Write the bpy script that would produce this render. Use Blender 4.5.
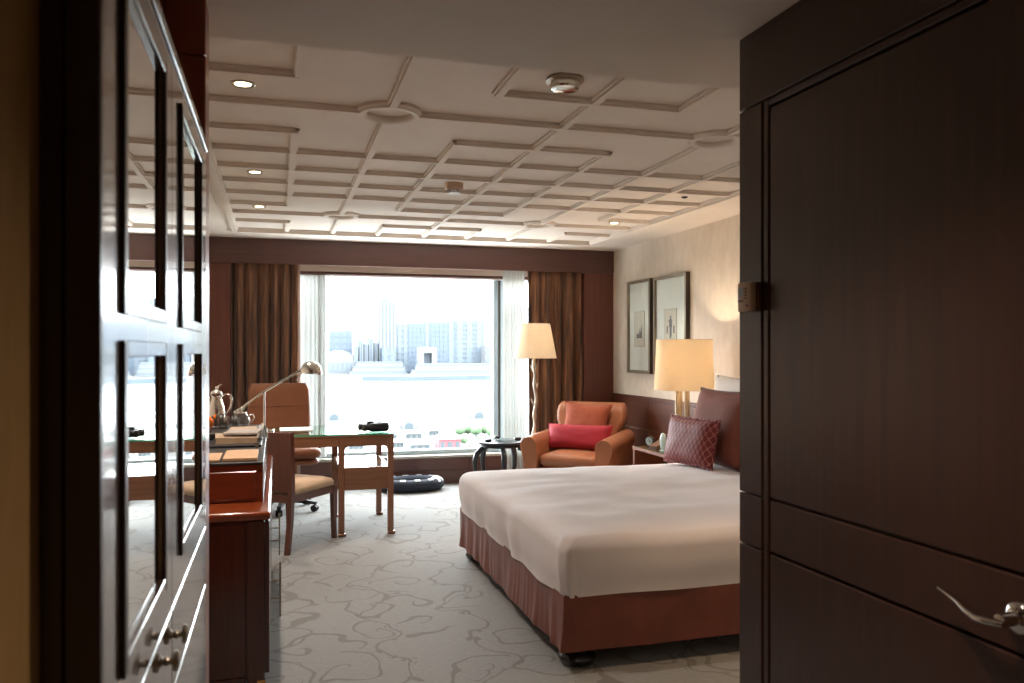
import bpy, bmesh, math, random
from mathutils import Vector, Matrix, noise
PI = math.pi
random.seed(7)
for o in list(bpy.data.objects): bpy.data.objects.remove(o)
SC = bpy.context.scene
COL = SC.collection

# ------------------------------------------------------------------ camera
F_PX, U0, V0, EYE = 810.0, 512.0, 350.0, 1.4
YAW = math.atan2(235.0, F_PX); SN, CS = math.sin(YAW), math.cos(YAW)
cd = bpy.data.cameras.new('camera'); cam = bpy.data.objects.new('camera', cd); COL.objects.link(cam)
cam.location = (0, 0, EYE); cam.rotation_euler = (PI/2, 0, -YAW)
cd.sensor_width = 36; cd.lens = 36*F_PX/1024; cd.shift_y = (V0-341.5)/1024
cd.clip_start = 0.02; cd.clip_end = 20000
cd.dof.use_dof = True; cd.dof.focus_distance = 5.8; cd.dof.aperture_fstop = 6.3
SC.camera = cam

# ------------------------------------------------------------------ world, exposure
SKY = 15.0
w = bpy.data.worlds.new('hazy_sky'); SC.world = w; w.use_nodes = True
bgn = w.node_tree.nodes['Background']; bgn.inputs[0].default_value = (0.93, 0.97, 1.0, 1); bgn.inputs[1].default_value = SKY
SC.view_settings.view_transform = 'Standard'; SC.view_settings.look = 'None'
SC.view_settings.exposure = 0.52; SC.view_settings.gamma = 1.0; SC.view_settings.use_curve_mapping = False
# sampling portal in the window opening (adds no light)
pl = bpy.data.lights.new('window_portal', 'AREA'); pl.shape = 'RECTANGLE'; pl.size = 3.5; pl.size_y = 2.0
pl.cycles.is_portal = True
po = bpy.data.objects.new('window_portal', pl); COL.objects.link(po); po.location = (1.35, 8.66, 1.25); po.rotation_euler = (-PI/2, 0, 0)

# ------------------------------------------------------------------ pixel helpers (direction only; the depth comes from a plane of the room)
def ray(u, v):
    a = (u-U0)/F_PX
    return SN+a*CS, CS-a*SN, (V0-v)/F_PX
def onz(u, v, z):
    x, y, b = ray(u, v); t = (z-EYE)/b; return x*t, y*t
def ony(u, v, Y):
    x, y, b = ray(u, v); t = Y/y; return x*t, EYE+b*t
def onx(u, v, X):
    x, y, b = ray(u, v); t = X/x; return y*t, EYE+b*t

# ------------------------------------------------------------------ materials
MATS = {}
def lin(c):
    return tuple(((x/255)/12.92 if x/255 <= .04045 else ((x/255+.055)/1.055)**2.4) for x in c)+(1,)
def newmat(name):
    m = bpy.data.materials.new(name); m.use_nodes = True
    nt = m.node_tree; b = nt.nodes['Principled BSDF']; MATS[name] = m
    return m, nt, b
def nd(nt, t, **kw):
    n = nt.nodes.new(t)
    for k, v in kw.items(): setattr(n, k, v)
    return n
def coords(nt, scale, kind='Object'):
    tc = nd(nt, 'ShaderNodeTexCoord'); mp = nd(nt, 'ShaderNodeMapping'); mp.inputs['Scale'].default_value = scale
    nt.links.new(tc.outputs[kind], mp.inputs[0]); return mp.outputs[0]
def ramp(nt, fac, c0, c1, p0=.3, p1=.7):
    r = nd(nt, 'ShaderNodeValToRGB'); e = r.color_ramp.elements
    e[0].position, e[1].position = p0, p1; e[0].color, e[1].color = c0, c1
    nt.links.new(fac, r.inputs[0]); return r.outputs[0]
def nse(nt, vec, scale, detail=4, rough=.55, dist=0):
    n = nd(nt, 'ShaderNodeTexNoise'); n.inputs['Scale'].default_value = scale; n.inputs['Detail'].default_value = detail
    n.inputs['Roughness'].default_value = rough; n.inputs['Distortion'].default_value = dist
    nt.links.new(vec, n.inputs['Vector']); return n.outputs[0]
def bump(nt, b, h, strength, dist=.01):
    bn = nd(nt, 'ShaderNodeBump'); bn.inputs['Strength'].default_value = strength; bn.inputs['Distance'].default_value = dist
    nt.links.new(h, bn.inputs['Height']); nt.links.new(bn.outputs[0], b.inputs['Normal'])
def wood(name, c0, c1, rough=.35, coat=.3, grain=(28, 28, 1.3), coat_rough=.12, nb=.06):
    m, nt, b = newmat(name)
    v = coords(nt, grain)
    n = nse(nt, v, 1.6, 6, .6, .6)
    nt.links.new(ramp(nt, n, lin(c0), lin(c1), .28, .72), b.inputs['Base Color'])
    b.inputs['Roughness'].default_value = rough; b.inputs['Coat Weight'].default_value = coat; b.inputs['Coat Roughness'].default_value = coat_rough
    bump(nt, b, n, nb, .002); return m
def plain(name, c, rough=.5, metal=0, c2=None, nscale=6, bmp=0, coat=0, bscale=None, bdist=.004, stretch=(1, 1, 1)):
    m, nt, b = newmat(name)
    b.inputs['Base Color'].default_value = lin(c); b.inputs['Roughness'].default_value = rough; b.inputs['Metallic'].default_value = metal
    b.inputs['Coat Weight'].default_value = coat
    v = coords(nt, stretch)
    n = nse(nt, v, nscale)
    if c2: nt.links.new(ramp(nt, n, lin(c), lin(c2), .3, .7), b.inputs['Base Color'])
    if bmp: bump(nt, b, nse(nt, v, bscale or nscale*4, 5), bmp, bdist)
    return m
def fabric(name, c, c2, rough=.9, sc=220, bmp=.25, sheen=.05, nscale=8):
    m, nt, b = newmat(name)
    v = coords(nt, (1, 1, 1))
    nt.links.new(ramp(nt, nse(nt, v, nscale, 5, .65), lin(c), lin(c2), .3, .7), b.inputs['Base Color'])
    b.inputs['Roughness'].default_value = rough; b.inputs['Sheen Weight'].default_value = sheen
    bump(nt, b, nse(nt, v, sc, 2), bmp, .002); return m
def thin(name, tint, gloss_rough=.0, ior=1.45):
    """thin clear sheet: transparent with a fresnel reflection"""
    m = bpy.data.materials.new(name); m.use_nodes = True; nt = m.node_tree; MATS[name] = m
    nt.nodes.remove(nt.nodes['Principled BSDF']); out = nt.nodes['Material Output']
    t = nd(nt, 'ShaderNodeBsdfTransparent'); t.inputs[0].default_value = tint
    g = nd(nt, 'ShaderNodeBsdfGlossy'); g.inputs['Roughness'].default_value = gloss_rough
    fr = nd(nt, 'ShaderNodeFresnel'); fr.inputs[0].default_value = ior
    mx = nd(nt, 'ShaderNodeMixShader')
    ge = nd(nt, 'ShaderNodeNewGeometry'); fm = nd(nt, 'ShaderNodeMath', operation='MULTIPLY'); inv = nd(nt, 'ShaderNodeMath', operation='SUBTRACT'); inv.inputs[0].default_value = 1
    nt.links.new(ge.outputs['Backfacing'], inv.inputs[1]); nt.links.new(fr.outputs[0], fm.inputs[0]); nt.links.new(inv.outputs[0], fm.inputs[1])
    nt.links.new(fm.outputs[0], mx.inputs[0]); nt.links.new(t.outputs[0], mx.inputs[1]); nt.links.new(g.outputs[0], mx.inputs[2])
    nt.links.new(mx.outputs[0], out.inputs[0]); return m
def cloth_thin(name, c, transp, transl):
    """see-through / light-passing cloth: diffuse + translucent + open weave"""
    m = bpy.data.materials.new(name); m.use_nodes = True; nt = m.node_tree; MATS[name] = m
    nt.nodes.remove(nt.nodes['Principled BSDF']); out = nt.nodes['Material Output']
    v = coords(nt, (1, 1, 1)); n = nse(nt, v, 160, 2)
    col = ramp(nt, n, lin([x*.95 for x in c]), lin(c))
    d = nd(nt, 'ShaderNodeBsdfDiffuse'); t = nd(nt, 'ShaderNodeBsdfTranslucent'); tr = nd(nt, 'ShaderNodeBsdfTransparent')
    nt.links.new(col, d.inputs[0]); nt.links.new(col, t.inputs[0])
    m1 = nd(nt, 'ShaderNodeMixShader'); m1.inputs[0].default_value = transl
    nt.links.new(d.outputs[0], m1.inputs[1]); nt.links.new(t.outputs[0], m1.inputs[2])
    m2 = nd(nt, 'ShaderNodeMixShader'); m2.inputs[0].default_value = transp
    nt.links.new(m1.outputs[0], m2.inputs[1]); nt.links.new(tr.outputs[0], m2.inputs[2])
    nt.links.new(m2.outputs[0], out.inputs[0]); return m
def emit(name, c, s):
    m, nt, b = newmat(name); b.inputs['Base Color'].default_value = lin(c)
    b.inputs['Emission Color'].default_value = lin(c); b.inputs['Emission Strength'].default_value = s; return m

wood('wood_door', (52, 27, 16), (70, 38, 24), .38, .3, (30, 30, 1.2), .2)
wood('wood_wardrobe', (54, 31, 23), (68, 42, 31), .3, 1.0, (30, 30, 1.2), .07, .0)
MATS['wood_wardrobe'].node_tree.nodes['Principled BSDF'].inputs['Coat IOR'].default_value = 1.9
wood('wood_wardrobe_edge', (34, 16, 11), (44, 22, 15), .4, .3, (30, 30, 1.2), .2, .02)
wood('wood_pier', (160, 68, 36), (182, 82, 46), .3, .4, (24, 24, 1.2))
wood('wood_panel', (92, 46, 34), (114, 62, 46), .42, .15, (26, 26, 1.1))
wood('wood_panel_across', (78, 47, 40), (94, 58, 49), .45, .15, (1.1, 26, 26))
wood('wood_wainscot', (70, 36, 23), (96, 52, 33), .4, .2, (26, 1.1, 26))
wood('wood_console', (62, 25, 13), (82, 34, 18), .25, .5, (26, 26, 1.2))
wood('wood_console_top', (126, 58, 28), (148, 72, 36), .2, .7, (26, 1.2, 26))
wood('wood_desk', (122, 82, 58), (146, 100, 72), .35, .3, (26, 26, 1.3))
wood('wood_desk_across', (122, 82, 58), (146, 100, 72), .35, .3, (1.3, 26, 26))
wood('wood_riser', (104, 42, 20), (128, 54, 26), .25, .5, (1.2, 26, 26))
wood('wood_shelf', (150, 104, 76), (168, 120, 90), .2, 1.0, (1.3, 26, 26), .03)
wood('wood_chair', (84, 40, 26), (104, 53, 35), .32, .4, (26, 26, 2))
wood('wood_night', (120, 68, 42), (142, 84, 53), .32, .4, (26, 1.3, 26))
wood('wood_black', (26, 22, 22), (38, 33, 32), .3, .4, (26, 26, 2))
plain('paint_ceiling', (226, 214, 202), .75, c2=(232, 221, 210), nscale=3, bmp=.05, bscale=60)
plain('paint_white', (228, 224, 218), .5, c2=(233, 230, 224), nscale=4)
plain('wallpaper_corridor', (160, 122, 68), .8, c2=(170, 132, 77), nscale=60, bmp=.2, bscale=200, stretch=(1, 1, .2))
plain('frame_alu', (160, 174, 180), .4, .1, c2=(168, 181, 186), nscale=5)
plain('sill_stone', (178, 176, 168), .3, c2=(190, 188, 180), nscale=20)
plain('chrome', (225, 222, 216), .12, 1, c2=(230, 228, 222), nscale=9)
plain('nickel', (168, 158, 142), .28, 1, c2=(178, 168, 152), nscale=9)
plain('brass', (214, 150, 84), .25, 1, c2=(220, 160, 92), nscale=9)
plain('silver', (236, 230, 222), .1, 1, c2=(240, 235, 228), nscale=7)
plain('mirror', (243, 246, 246), .015, 1, c2=(244, 247, 247), nscale=2)
plain('black_plastic', (22, 24, 28), .4, c2=(30, 32, 36), nscale=40, bmp=.2, bscale=300, bdist=.001)
plain('black_leather', (30, 28, 28), .45, c2=(38, 35, 34), nscale=20, bmp=.3, bscale=220, bdist=.001)
plain('leather_tan', (156, 98, 66), .38, c2=(168, 108, 75), nscale=5, bmp=.25, bscale=180, bdist=.0015, coat=.15)
plain('leather_brown', (124, 76, 50), .42, c2=(136, 86, 58), nscale=5, bmp=.25, bscale=180, bdist=.0015)
plain('piping_brown', (70, 28, 22), .6, c2=(80, 34, 27), nscale=30)
plain('paper_white', (236, 236, 232), .8, c2=(240, 240, 236), nscale=10)
plain('paper_tan', (206, 166, 128), .75, c2=(214, 176, 138), nscale=14)
plain('paper_brown', (172, 146, 118), .8, c2=(190, 164, 136), nscale=12, bmp=.4, bscale=26)
plain('paper_news', (196, 188, 178), .85, c2=(150, 142, 134), nscale=70)
plain('orange_skin', (240, 118, 30), .45, c2=(246, 128, 36), nscale=20, bmp=.4, bscale=160, bdist=.001)
plain('frame_silver', (150, 138, 118), .35, .25, c2=(130, 118, 100), nscale=14, stretch=(1, 1, .4))
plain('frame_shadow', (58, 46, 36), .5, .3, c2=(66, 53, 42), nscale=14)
plain('mat_board', (226, 228, 222), .85, c2=(230, 232, 226), nscale=30)
plain('print_paper', (208, 202, 188), .85, c2=(214, 208, 194), nscale=12)
plain('print_ink', (104, 106, 112), .85, c2=(128, 130, 134), nscale=60)
plain('stone_glass', (205, 226, 216), .15, c2=(216, 234, 226), nscale=8)
plain('plastic_beige', (196, 166, 142), .5, c2=(204, 174, 150), nscale=12)
plain('plastic_brown', (96, 62, 42), .5, c2=(104, 68, 47), nscale=12)
plain('screen_grey', (176, 190, 196), .2, c2=(184, 198, 204), nscale=9)
plain('table_metal', (44, 46, 50), .3, .5, c2=(56, 58, 62), nscale=12)
plain('lamp_silvered', (206, 196, 182), .35, .5, c2=(186, 174, 158), nscale=16, bmp=.4, bscale=40)
plain('lamp_brass_column', (204, 184, 154), .35, .5, c2=(188, 166, 134), nscale=10)
plain('caster_black', (30, 32, 36), .5, c2=(36, 38, 42), nscale=20)
fabric('fabric_duvet', (228, 221, 222), (233, 227, 228), .85, 260, .12, .15, 3)
fabric('fabric_pillow', (236, 230, 224), (240, 235, 229), .85, 260, .12, .15, 4)
fabric('fabric_rust', (116, 60, 45), (130, 70, 53), .8, 240, .3, .04)
fabric('fabric_orange', (138, 62, 36), (158, 78, 48), .8, 200, .4, .04, 30)
fabric('fabric_red', (150, 20, 36), (164, 28, 45), .75, 240, .2, .04)
fabric('fabric_cream', (190, 164, 136), (202, 176, 148), .85, 240, .25, .04)
fabric('fabric_navy', (26, 34, 48), (36, 44, 58), .85, 200, .3, .04, 20)
fabric('fabric_navy_inner', (72, 88, 108), (86, 102, 122), .9, 200, .3, .04, 14)
fabric('fabric_white', (232, 234, 238), (240, 242, 244), .85, 200, .3, .04, 20)
fabric('fabric_skirt', (104, 51, 37), (126, 66, 49), .5, 260, .1, .1, 6)
cloth_thin('sheer', (226, 229, 228), .12, .24)
cloth_thin('shade_cream', (240, 228, 208), .0, .5)
cloth_thin('shade_white', (238, 228, 212), .0, .5)
thin('window_glass', (.97, .985, .98, 1))
thin('picture_glass', (.98, .99, .98, 1))
thin('glass_green', (.80, .93, .87, 1))
thin('glassware', (.92, .94, .94, 1), .05, 2.6)
plain('glass_edge', (70, 150, 118), .1, c2=(84, 164, 130), nscale=8)
emit('lamp_glow', (255, 226, 180), 9.0)
emit('bulb_glow', (255, 214, 160), 18.0)

# striped curtain cloth
m, nt, b = newmat('curtain_cloth')
v = coords(nt, (1, 1, .06)); n = nse(nt, v, 34, 3, .6)
nt.links.new(ramp(nt, n, lin((76, 46, 29)), lin((132, 88, 56)), .38, .62), b.inputs['Base Color'])
b.inputs['Roughness'].default_value = .7; b.inputs['Sheen Weight'].default_value = .3
bump(nt, b, nse(nt, coords(nt, (1, 1, 1)), 240, 2), .2, .002)
# wallpaper
m, nt, b = newmat('wallpaper')
v = coords(nt, (1, 1, .5)); n = nse(nt, v, 11, 7, .75, .3)
nt.links.new(ramp(nt, n, lin((200, 186, 168)), lin((218, 205, 188)), .3, .7), b.inputs['Base Color'])
b.inputs['Roughness'].default_value = .7; bump(nt, b, n, .1, .003)
# ogee patterned red cushion
m, nt, b = newmat('fabric_ogee')
tc = nd(nt, 'ShaderNodeTexCoord'); sx = nd(nt, 'ShaderNodeSeparateXYZ'); nt.links.new(tc.outputs['Object'], sx.inputs[0])
def mth(nt, op, a, bb=None):
    x = nd(nt, 'ShaderNodeMath', operation=op)
    for i, q in enumerate((a, bb)):
        if q is None: continue
        if isinstance(q, (int, float)): x.inputs[i].default_value = q
        else: nt.links.new(q, x.inputs[i])
    return x.outputs[0]
s1 = mth(nt, 'COSINE', mth(nt, 'MULTIPLY', sx.outputs[0], 150)); s2 = mth(nt, 'COSINE', mth(nt, 'MULTIPLY', sx.outputs[2], 96))
ln = mth(nt, 'ABSOLUTE', mth(nt, 'ADD', s1, s2))
nt.links.new(ramp(nt, ln, lin((170, 106, 100)), lin((116, 36, 40)), .18, .5), b.inputs['Base Color'])
b.inputs['Roughness'].default_value = .6
bump(nt, b, ln, .2, .002)
# carpet with woven scrolls
m, nt, b = newmat('carpet')
tc = nd(nt, 'ShaderNodeTexCoord'); mp = nd(nt, 'ShaderNodeMapping'); mp.inputs['Scale'].default_value = (2.5, 2.5, 0)
nt.links.new(tc.outputs['Object'], mp.inputs[0])
nz = nd(nt, 'ShaderNodeTexNoise'); nz.inputs['Scale'].default_value = 1.6; nz.inputs['Detail'].default_value = 1
nt.links.new(mp.outputs[0], nz.inputs['Vector'])
vs = nd(nt, 'ShaderNodeVectorMath', operation='MULTIPLY_ADD'); vs.inputs[1].default_value = (.7, .7, 0)
nt.links.new(nz.outputs['Color'], vs.inputs[0]); nt.links.new(mp.outputs[0], vs.inputs[2])
vo = nd(nt, 'ShaderNodeTexVoronoi', voronoi_dimensions='2D'); vo.inputs['Scale'].default_value = 1.0; vo.inputs['Randomness'].default_value = .75
nt.links.new(vs.outputs[0], vo.inputs['Vector'])
df = nd(nt, 'ShaderNodeVectorMath', operation='SUBTRACT'); nt.links.new(vs.outputs[0], df.inputs[0]); nt.links.new(vo.outputs['Position'], df.inputs[1])
sp = nd(nt, 'ShaderNodeSeparateXYZ'); nt.links.new(df.outputs[0], sp.inputs[0])
sc_ = nd(nt, 'ShaderNodeSeparateColor'); nt.links.new(vo.outputs['Color'], sc_.inputs[0])
hand = mth(nt, 'SIGN', mth(nt, 'SUBTRACT', sc_.outputs[0], .5))
ang = mth(nt, 'MULTIPLY', mth(nt, 'DIVIDE', mth(nt, 'ARCTAN2', sp.outputs[1], sp.outputs[0]), 2*PI), hand)
rr_ = vo.outputs['Distance']
spi = mth(nt, 'FRACT', mth(nt, 'ADD', mth(nt, 'ADD', mth(nt, 'MULTIPLY', mth(nt, 'POWER', rr_, .75), 2.3), ang), sc_.outputs[1]))
band = mth(nt, 'ABSOLUTE', mth(nt, 'SUBTRACT', spi, .5))
w1 = mth(nt, 'LESS_THAN', band, mth(nt, 'ADD', .04, mth(nt, 'MULTIPLY', sc_.outputs[2], .05)))
w2 = mth(nt, 'MULTIPLY', w1, mth(nt, 'LESS_THAN', rr_, .52))
nv = nse(nt, mp.outputs[0], .75, 1.5, .5, .8)
vsx = nd(nt, 'ShaderNodeSeparateXYZ'); nt.links.new(vs.outputs[0], vsx.inputs[0])
row = mth(nt, 'ADD', mth(nt, 'MULTIPLY', vsx.outputs[0], .9), mth(nt, 'MULTIPLY', mth(nt, 'SINE', mth(nt, 'MULTIPLY', vsx.outputs[1], 4.6)), .22))
rowd = mth(nt, 'ABSOLUTE', mth(nt, 'SUBTRACT', mth(nt, 'FRACT', row), .5))
vine = mth(nt, 'LESS_THAN', rowd, .022)
lf = nd(nt, 'ShaderNodeTexVoronoi', voronoi_dimensions='2D'); lf.inputs['Scale'].default_value = 3.1
nt.links.new(vs.outputs[0], lf.inputs['Vector'])
near = mth(nt, 'LESS_THAN', rowd, .09)
leaf = mth(nt, 'MULTIPLY', mth(nt, 'LESS_THAN', lf.outputs['Distance'], .17), near)
pat = mth(nt, 'MAXIMUM', mth(nt, 'MAXIMUM', w2, vine), leaf)
wv = nse(nt, coords(nt, (1, 1, 1)), 90, 3)
patn = mth(nt, 'MULTIPLY', pat, mth(nt, 'ADD', .18, mth(nt, 'MULTIPLY', wv, .8)))
mixc = nd(nt, 'ShaderNodeMix', data_type='RGBA')
nt.links.new(patn, mixc.inputs[0])
base = ramp(nt, nse(nt, coords(nt, (1, 4, 1)), 30, 4, .7), lin((122, 123, 122)), lin((146, 147, 145)), .3, .7)
nt.links.new(base, mixc.inputs[6]); mixc.inputs[7].default_value = lin((88, 83, 74))
nt.links.new(mixc.outputs[2], b.inputs['Base Color'])
b.inputs['Roughness'].default_value = .95; b.inputs['Sheen Weight'].default_value = .25
bump(nt, b, nse(nt, coords(nt, (1, 1, 1)), 260, 2), .4, .004)
# outside materials; distance haze is put into their colours
def ext(name, c, rough=.8, c2=None, nscale=.02, stretch=(1, 1, 1)):
    return plain(name, c, rough, c2=c2, nscale=nscale, stretch=stretch)

# ------------------------------------------------------------------ geometry builder
class G:
    def __init__(s): s.v = []; s.f = []; s.sm = []
    def add(s, V, Fs, smooth=False, M=None):
        k = len(s.v)
        s.v += [tuple(M @ Vector(p)) if M else tuple(p) for p in V]
        for q in Fs: s.f.append([i+k for i in q]); s.sm.append(smooth)
        return s
    def box(s, lo, hi, r=0, seg=2, M=None):
        lo, hi = [min(a, b) for a, b in zip(lo, hi)], [max(a, b) for a, b in zip(lo, hi)]
        if r <= 0:
            V = [(x, y, z) for z in (lo[2], hi[2]) for y in (lo[1], hi[1]) for x in (lo[0], hi[0])]
            return s.add(V, [(0, 2, 3, 1), (4, 5, 7, 6), (0, 1, 5, 4), (2, 6, 7, 3), (0, 4, 6, 2), (1, 3, 7, 5)], False, M)
        bm = bmesh.new(); bmesh.ops.create_cube(bm, size=1)
        for v in bm.verts: v.co = [lo[i]+(v.co[i]+.5)*(hi[i]-lo[i]) for i in range(3)]
        r = min(r, .49*min(hi[i]-lo[i] for i in range(3)))
        bmesh.ops.bevel(bm, geom=list(bm.edges), offset=r, segments=seg, affect='EDGES', profile=.5)
        bm.verts.index_update()
        s.add([v.co for v in bm.verts], [[v.index for v in q.verts] for q in bm.faces], seg > 1, M); bm.free(); return s
    def loft(s, loops, cap=True, closed=True, smooth=True, M=None, ring=False):
        n = len(loops[0]); V = [p for L in loops for p in L]; Fs = []
        m_ = len(loops)
        for i in range(m_ if ring else m_-1):
            for j in range(n if closed else n-1):
                a, b2 = i*n+j, i*n+(j+1) % n; c, d = ((i+1) % m_)*n+(j+1) % n, ((i+1) % m_)*n+j
                Fs.append((a, b2, c, d))
        s.add(V, Fs, smooth, M)
        if cap and not ring:
            k = len(s.v)-len(V)
            s.f.append([k+j for j in reversed(range(n))]); s.sm.append(False)
            s.f.append([k+(m_-1)*n+j for j in range(n)]); s.sm.append(False)
        return s
    def lathe(s, prof, n=24, c=(0, 0, 0), M=None, sx=1, sy=1):
        loops = [[(c[0]+r*sx*math.cos(2*PI*j/n), c[1]+r*sy*math.sin(2*PI*j/n), c[2]+z) for j in range(n)] for r, z in prof]
        return s.loft(loops, True, M=M)
    def tube(s, pts, r, n=10, M=None, closed=False, flat=1.0):
        pts = [Vector(p) for p in pts]; N = len(pts)
        rs = r if isinstance(r, (list, tuple)) else [r]*N
        loops = []; prev = None
        for i, p in enumerate(pts):
            t = (pts[(i+1) % N]-pts[i-1]) if closed else (pts[min(i+1, N-1)]-pts[max(i-1, 0)])
            t.normalize()
            if prev is None:
                up = Vector((0, 0, 1)) if abs(t.z) < .9 else Vector((1, 0, 0)); a = t.cross(up).normalized()
            else: a = (prev-t*prev.dot(t)).normalized()
            prev = a; b2 = t.cross(a)
            loops.append([p+a*rs[i]*math.cos(2*PI*j/n)+b2*rs[i]*flat*math.sin(2*PI*j/n) for j in range(n)])
        return s.loft(loops, True, M=M, ring=closed)
    def prism(s, poly, axis, a, b2, M=None, smooth=False):
        """polygon in the two other axes extruded along axis from a to b2"""
        def P(p, t):
            return {'x': (t, p[0], p[1]), 'y': (p[0], t, p[1]), 'z': (p[0], p[1], t)}[axis]
        return s.loft([[P(p, a) for p in poly], [P(p, b2) for p in poly]], True, smooth=smooth, M=M)
    def sphere(s, c, r, n=20, k=12, sc=(1, 1, 1), M=None):
        loops = []
        for i in range(k+1):
            th = PI*(i+.001)/(k+.002) - PI/2
            loops.append([(c[0]+r*sc[0]*math.cos(th)*math.cos(2*PI*j/n), c[1]+r*sc[1]*math.cos(th)*math.sin(2*PI*j/n), c[2]+r*sc[2]*math.sin(th)) for j in range(n)])
        return s.loft(loops, True, M=M)
    def obj(s, name, mat, parent=None):
        me = bpy.data.meshes.new(name); me.from_pydata(s.v, [], s.f); me.update()
        bm = bmesh.new(); bm.from_mesh(me); bmesh.ops.recalc_face_normals(bm, faces=bm.faces); bm.to_mesh(me); bm.free()
        for p, q in zip(me.polygons, s.sm): p.use_smooth = q
        if any(s.sm):
            try: me.set_sharp_from_angle(angle=math.radians(50))
            except Exception: pass
        me.materials.append(MATS[mat])
        o = bpy.data.objects.new(name, me); COL.objects.link(o)
        if parent: o.parent = parent
        return o
def struct(o, label=None):
    o['kind'] = 'structure'
    if label: o['label'] = label
    return o
def tag(o, label, cat, group=None):
    o['label'] = label; o['category'] = cat
    if group: o['group'] = group
    return o
def thing(name, label, cat, loc=(0, 0, 0), rz=0, group=None):
    o = bpy.data.objects.new(name, None); COL.objects.link(o); o.location = loc; o.rotation_euler = (0, 0, rz); o.empty_display_size = .1
    return tag(o, label, cat, group)
def copy_tree(o, parent=None):
    c = o.copy(); COL.objects.link(c); c.parent = parent
    for ch in list(o.children): copy_tree(ch, c)
    return c
def B(lo, hi, r=0, seg=2): return G().box(lo, hi, r, seg)
def rrect(hx, hy, r, z, n=8, cx=0, cy=0):
    pts = []
    for qx, qy, a0 in ((1, 1, 0), (-1, 1, PI/2), (-1, -1, PI), (1, -1, 1.5*PI)):
        for i in range(n):
            a = a0+PI/2*i/(n-1); pts.append((cx+qx*(hx-r)+r*math.cos(a), cy+qy*(hy-r)+r*math.sin(a), z))
    return pts
def lightobj(name, kind, loc, power, color, parent=None, rot=None, **kw):
    l = bpy.data.lights.new(name, kind); l.energy = power; l.color = color
    for k, v in kw.items(): setattr(l, k, v)
    o = bpy.data.objects.new(name, l); COL.objects.link(o); o.location = loc
    if rot: o.rotation_euler = rot
    if parent: o.parent = parent
    return o
WARM = (1.0, .79, .57)

# ------------------------------------------------------------------ room shell
XL, XR, YW, ZC = -.82, 3.54, 8.35, 2.50
XW, XD, YP, ZS = -.154, 1.147, 1.847, 2.20       # wardrobe plane, door plane, end of the corridor, corridor ceiling
struct(B((-1.0, -1.2, -.12), (3.7, 8.75, 0)).obj('floor', 'carpet'), 'grey carpet woven with scrolling vines')
struct(B((XL-.1, 1.95, 0), (XL, 8.75, ZC+.1)).obj('wall_left', 'wallpaper'))
wr = struct(B((XR, YP, 0), (XR+.1, 8.75, ZC+.1)).obj('wall_right', 'wallpaper'), 'cream mottled wallpaper above dark wood wainscot')
struct(B((XD+.11, YP-.1, 0), (XR, YP, ZC+.1)).obj('wall_near', 'wallpaper'))
struct(B((-.8, -1.1, 0), (XD+.1, -1.0, ZS)).obj('wall_corridor_end', 'wallpaper_corridor'))
XB = -.2
struct(B((XB-.1, -1.0, 0), (XB, .806, ZS)).obj('wall_corridor_left', 'wallpaper_corridor'), 'beige textured wall beside the wardrobe')
struct(B((XB-.75, .4, 0), (XB-.65, 1.96, ZS)).obj('wall_behind_wardrobe', 'wallpaper_corridor'))
struct(B((XB-.7, .3, 0), (XB-.1, .4, ZS)).obj('wall_beside_wardrobe', 'wallpaper_corridor'))
# wainscot boards on the right wall
ys = [YP+.002, 2.9, 4.0, 5.1, 6.2, 7.3, 8.2]
for i in range(len(ys)-1):
    for z0, z1 in ((.0, .12), (.126, .60), (.606, .90)):
        B((XR-.022, ys[i]+.003, z0+.002), (XR-.001, ys[i+1]-.003, z1), .003, 1).obj('wainscot_board', 'wood_wainscot', wr)
B((XR-.03, ys[0], .90), (XR-.001, ys[-1], .935), .004, 1).obj('wainscot_cap', 'wood_wainscot', wr)

# ceiling with applied mouldings
ce = struct(B((XL-.1, 1.9, ZC), (XR+.1, 8.75, ZC+.12)).obj('ceiling', 'paint_ceiling'), 'white ceiling with raised grid mouldings')
LX = [-.335, .085, .495, .905, 1.34, 1.76, 2.18, 2.60, 3.035]
LY = dict(n=2.86, a=3.32, b=3.73, c=4.17, d=4.60, e=5.03, f=5.45, g=5.87, h=6.29, i=6.69, j=7.14, p=7.66)
HW, HD = .026, .026
def mould(x0, y0, x1, y1, wd=HW, dp=HD):
    g = G(); zt = ZC-.0005-(.0004 if dp == HD else 0)
    for k, (ww, z0) in enumerate(((wd, ZC-dp*.55), (wd*.66, ZC-dp))):
        if abs(x1-x0) > abs(y1-y0): lo, hi = (x0, y0-ww, z0), (x1, y0+ww, zt)
        else: lo, hi = (x0-ww, y0, z0), (x0+ww, y1, zt)
        g.box(lo, hi)
    g.obj('ceiling_moulding', 'paint_ceiling', ce)
for k in 'abcdefghij':
    full = k in 'bdefgi'
    spans = []
    if full:
        xs = [(LX[q], LX[q+1]) for q in range(8)]
        for q, (a, b2) in enumerate(xs):
            if k in 'bi':
                if q in (1, 5): b2 -= .135
                if q in (2, 6): a += .135
            spans.append((a, b2))
    else: spans = [(LX[0], LX[1]), (LX[3], LX[4]), (LX[4], LX[5]), (LX[7], LX[8])]
    for a, b2 in spans: mould(a, LY[k], b2, LY[k], HW-.0007, HD+.0012)
for q in range(1, 8):
    if q in (2, 4, 6): spans = [('n', 'b'), ('b', 'i'), ('i', 'p')]
    else: spans = [('n', 'a'), ('c', 'h'), ('j', 'p')]
    for a, b2 in spans:
        y0, y1 = LY[a], LY[b2]
        if q in (2, 6):
            if a in 'bi': y0 += .135
            if b2 in 'bi': y1 -= .135
        else:
            y0 -= HW*.5 if a != 'n' else 0; y1 += HW*.5 if b2 != 'p' else 0
        mould(LX[q], y0, LX[q], y1)
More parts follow.
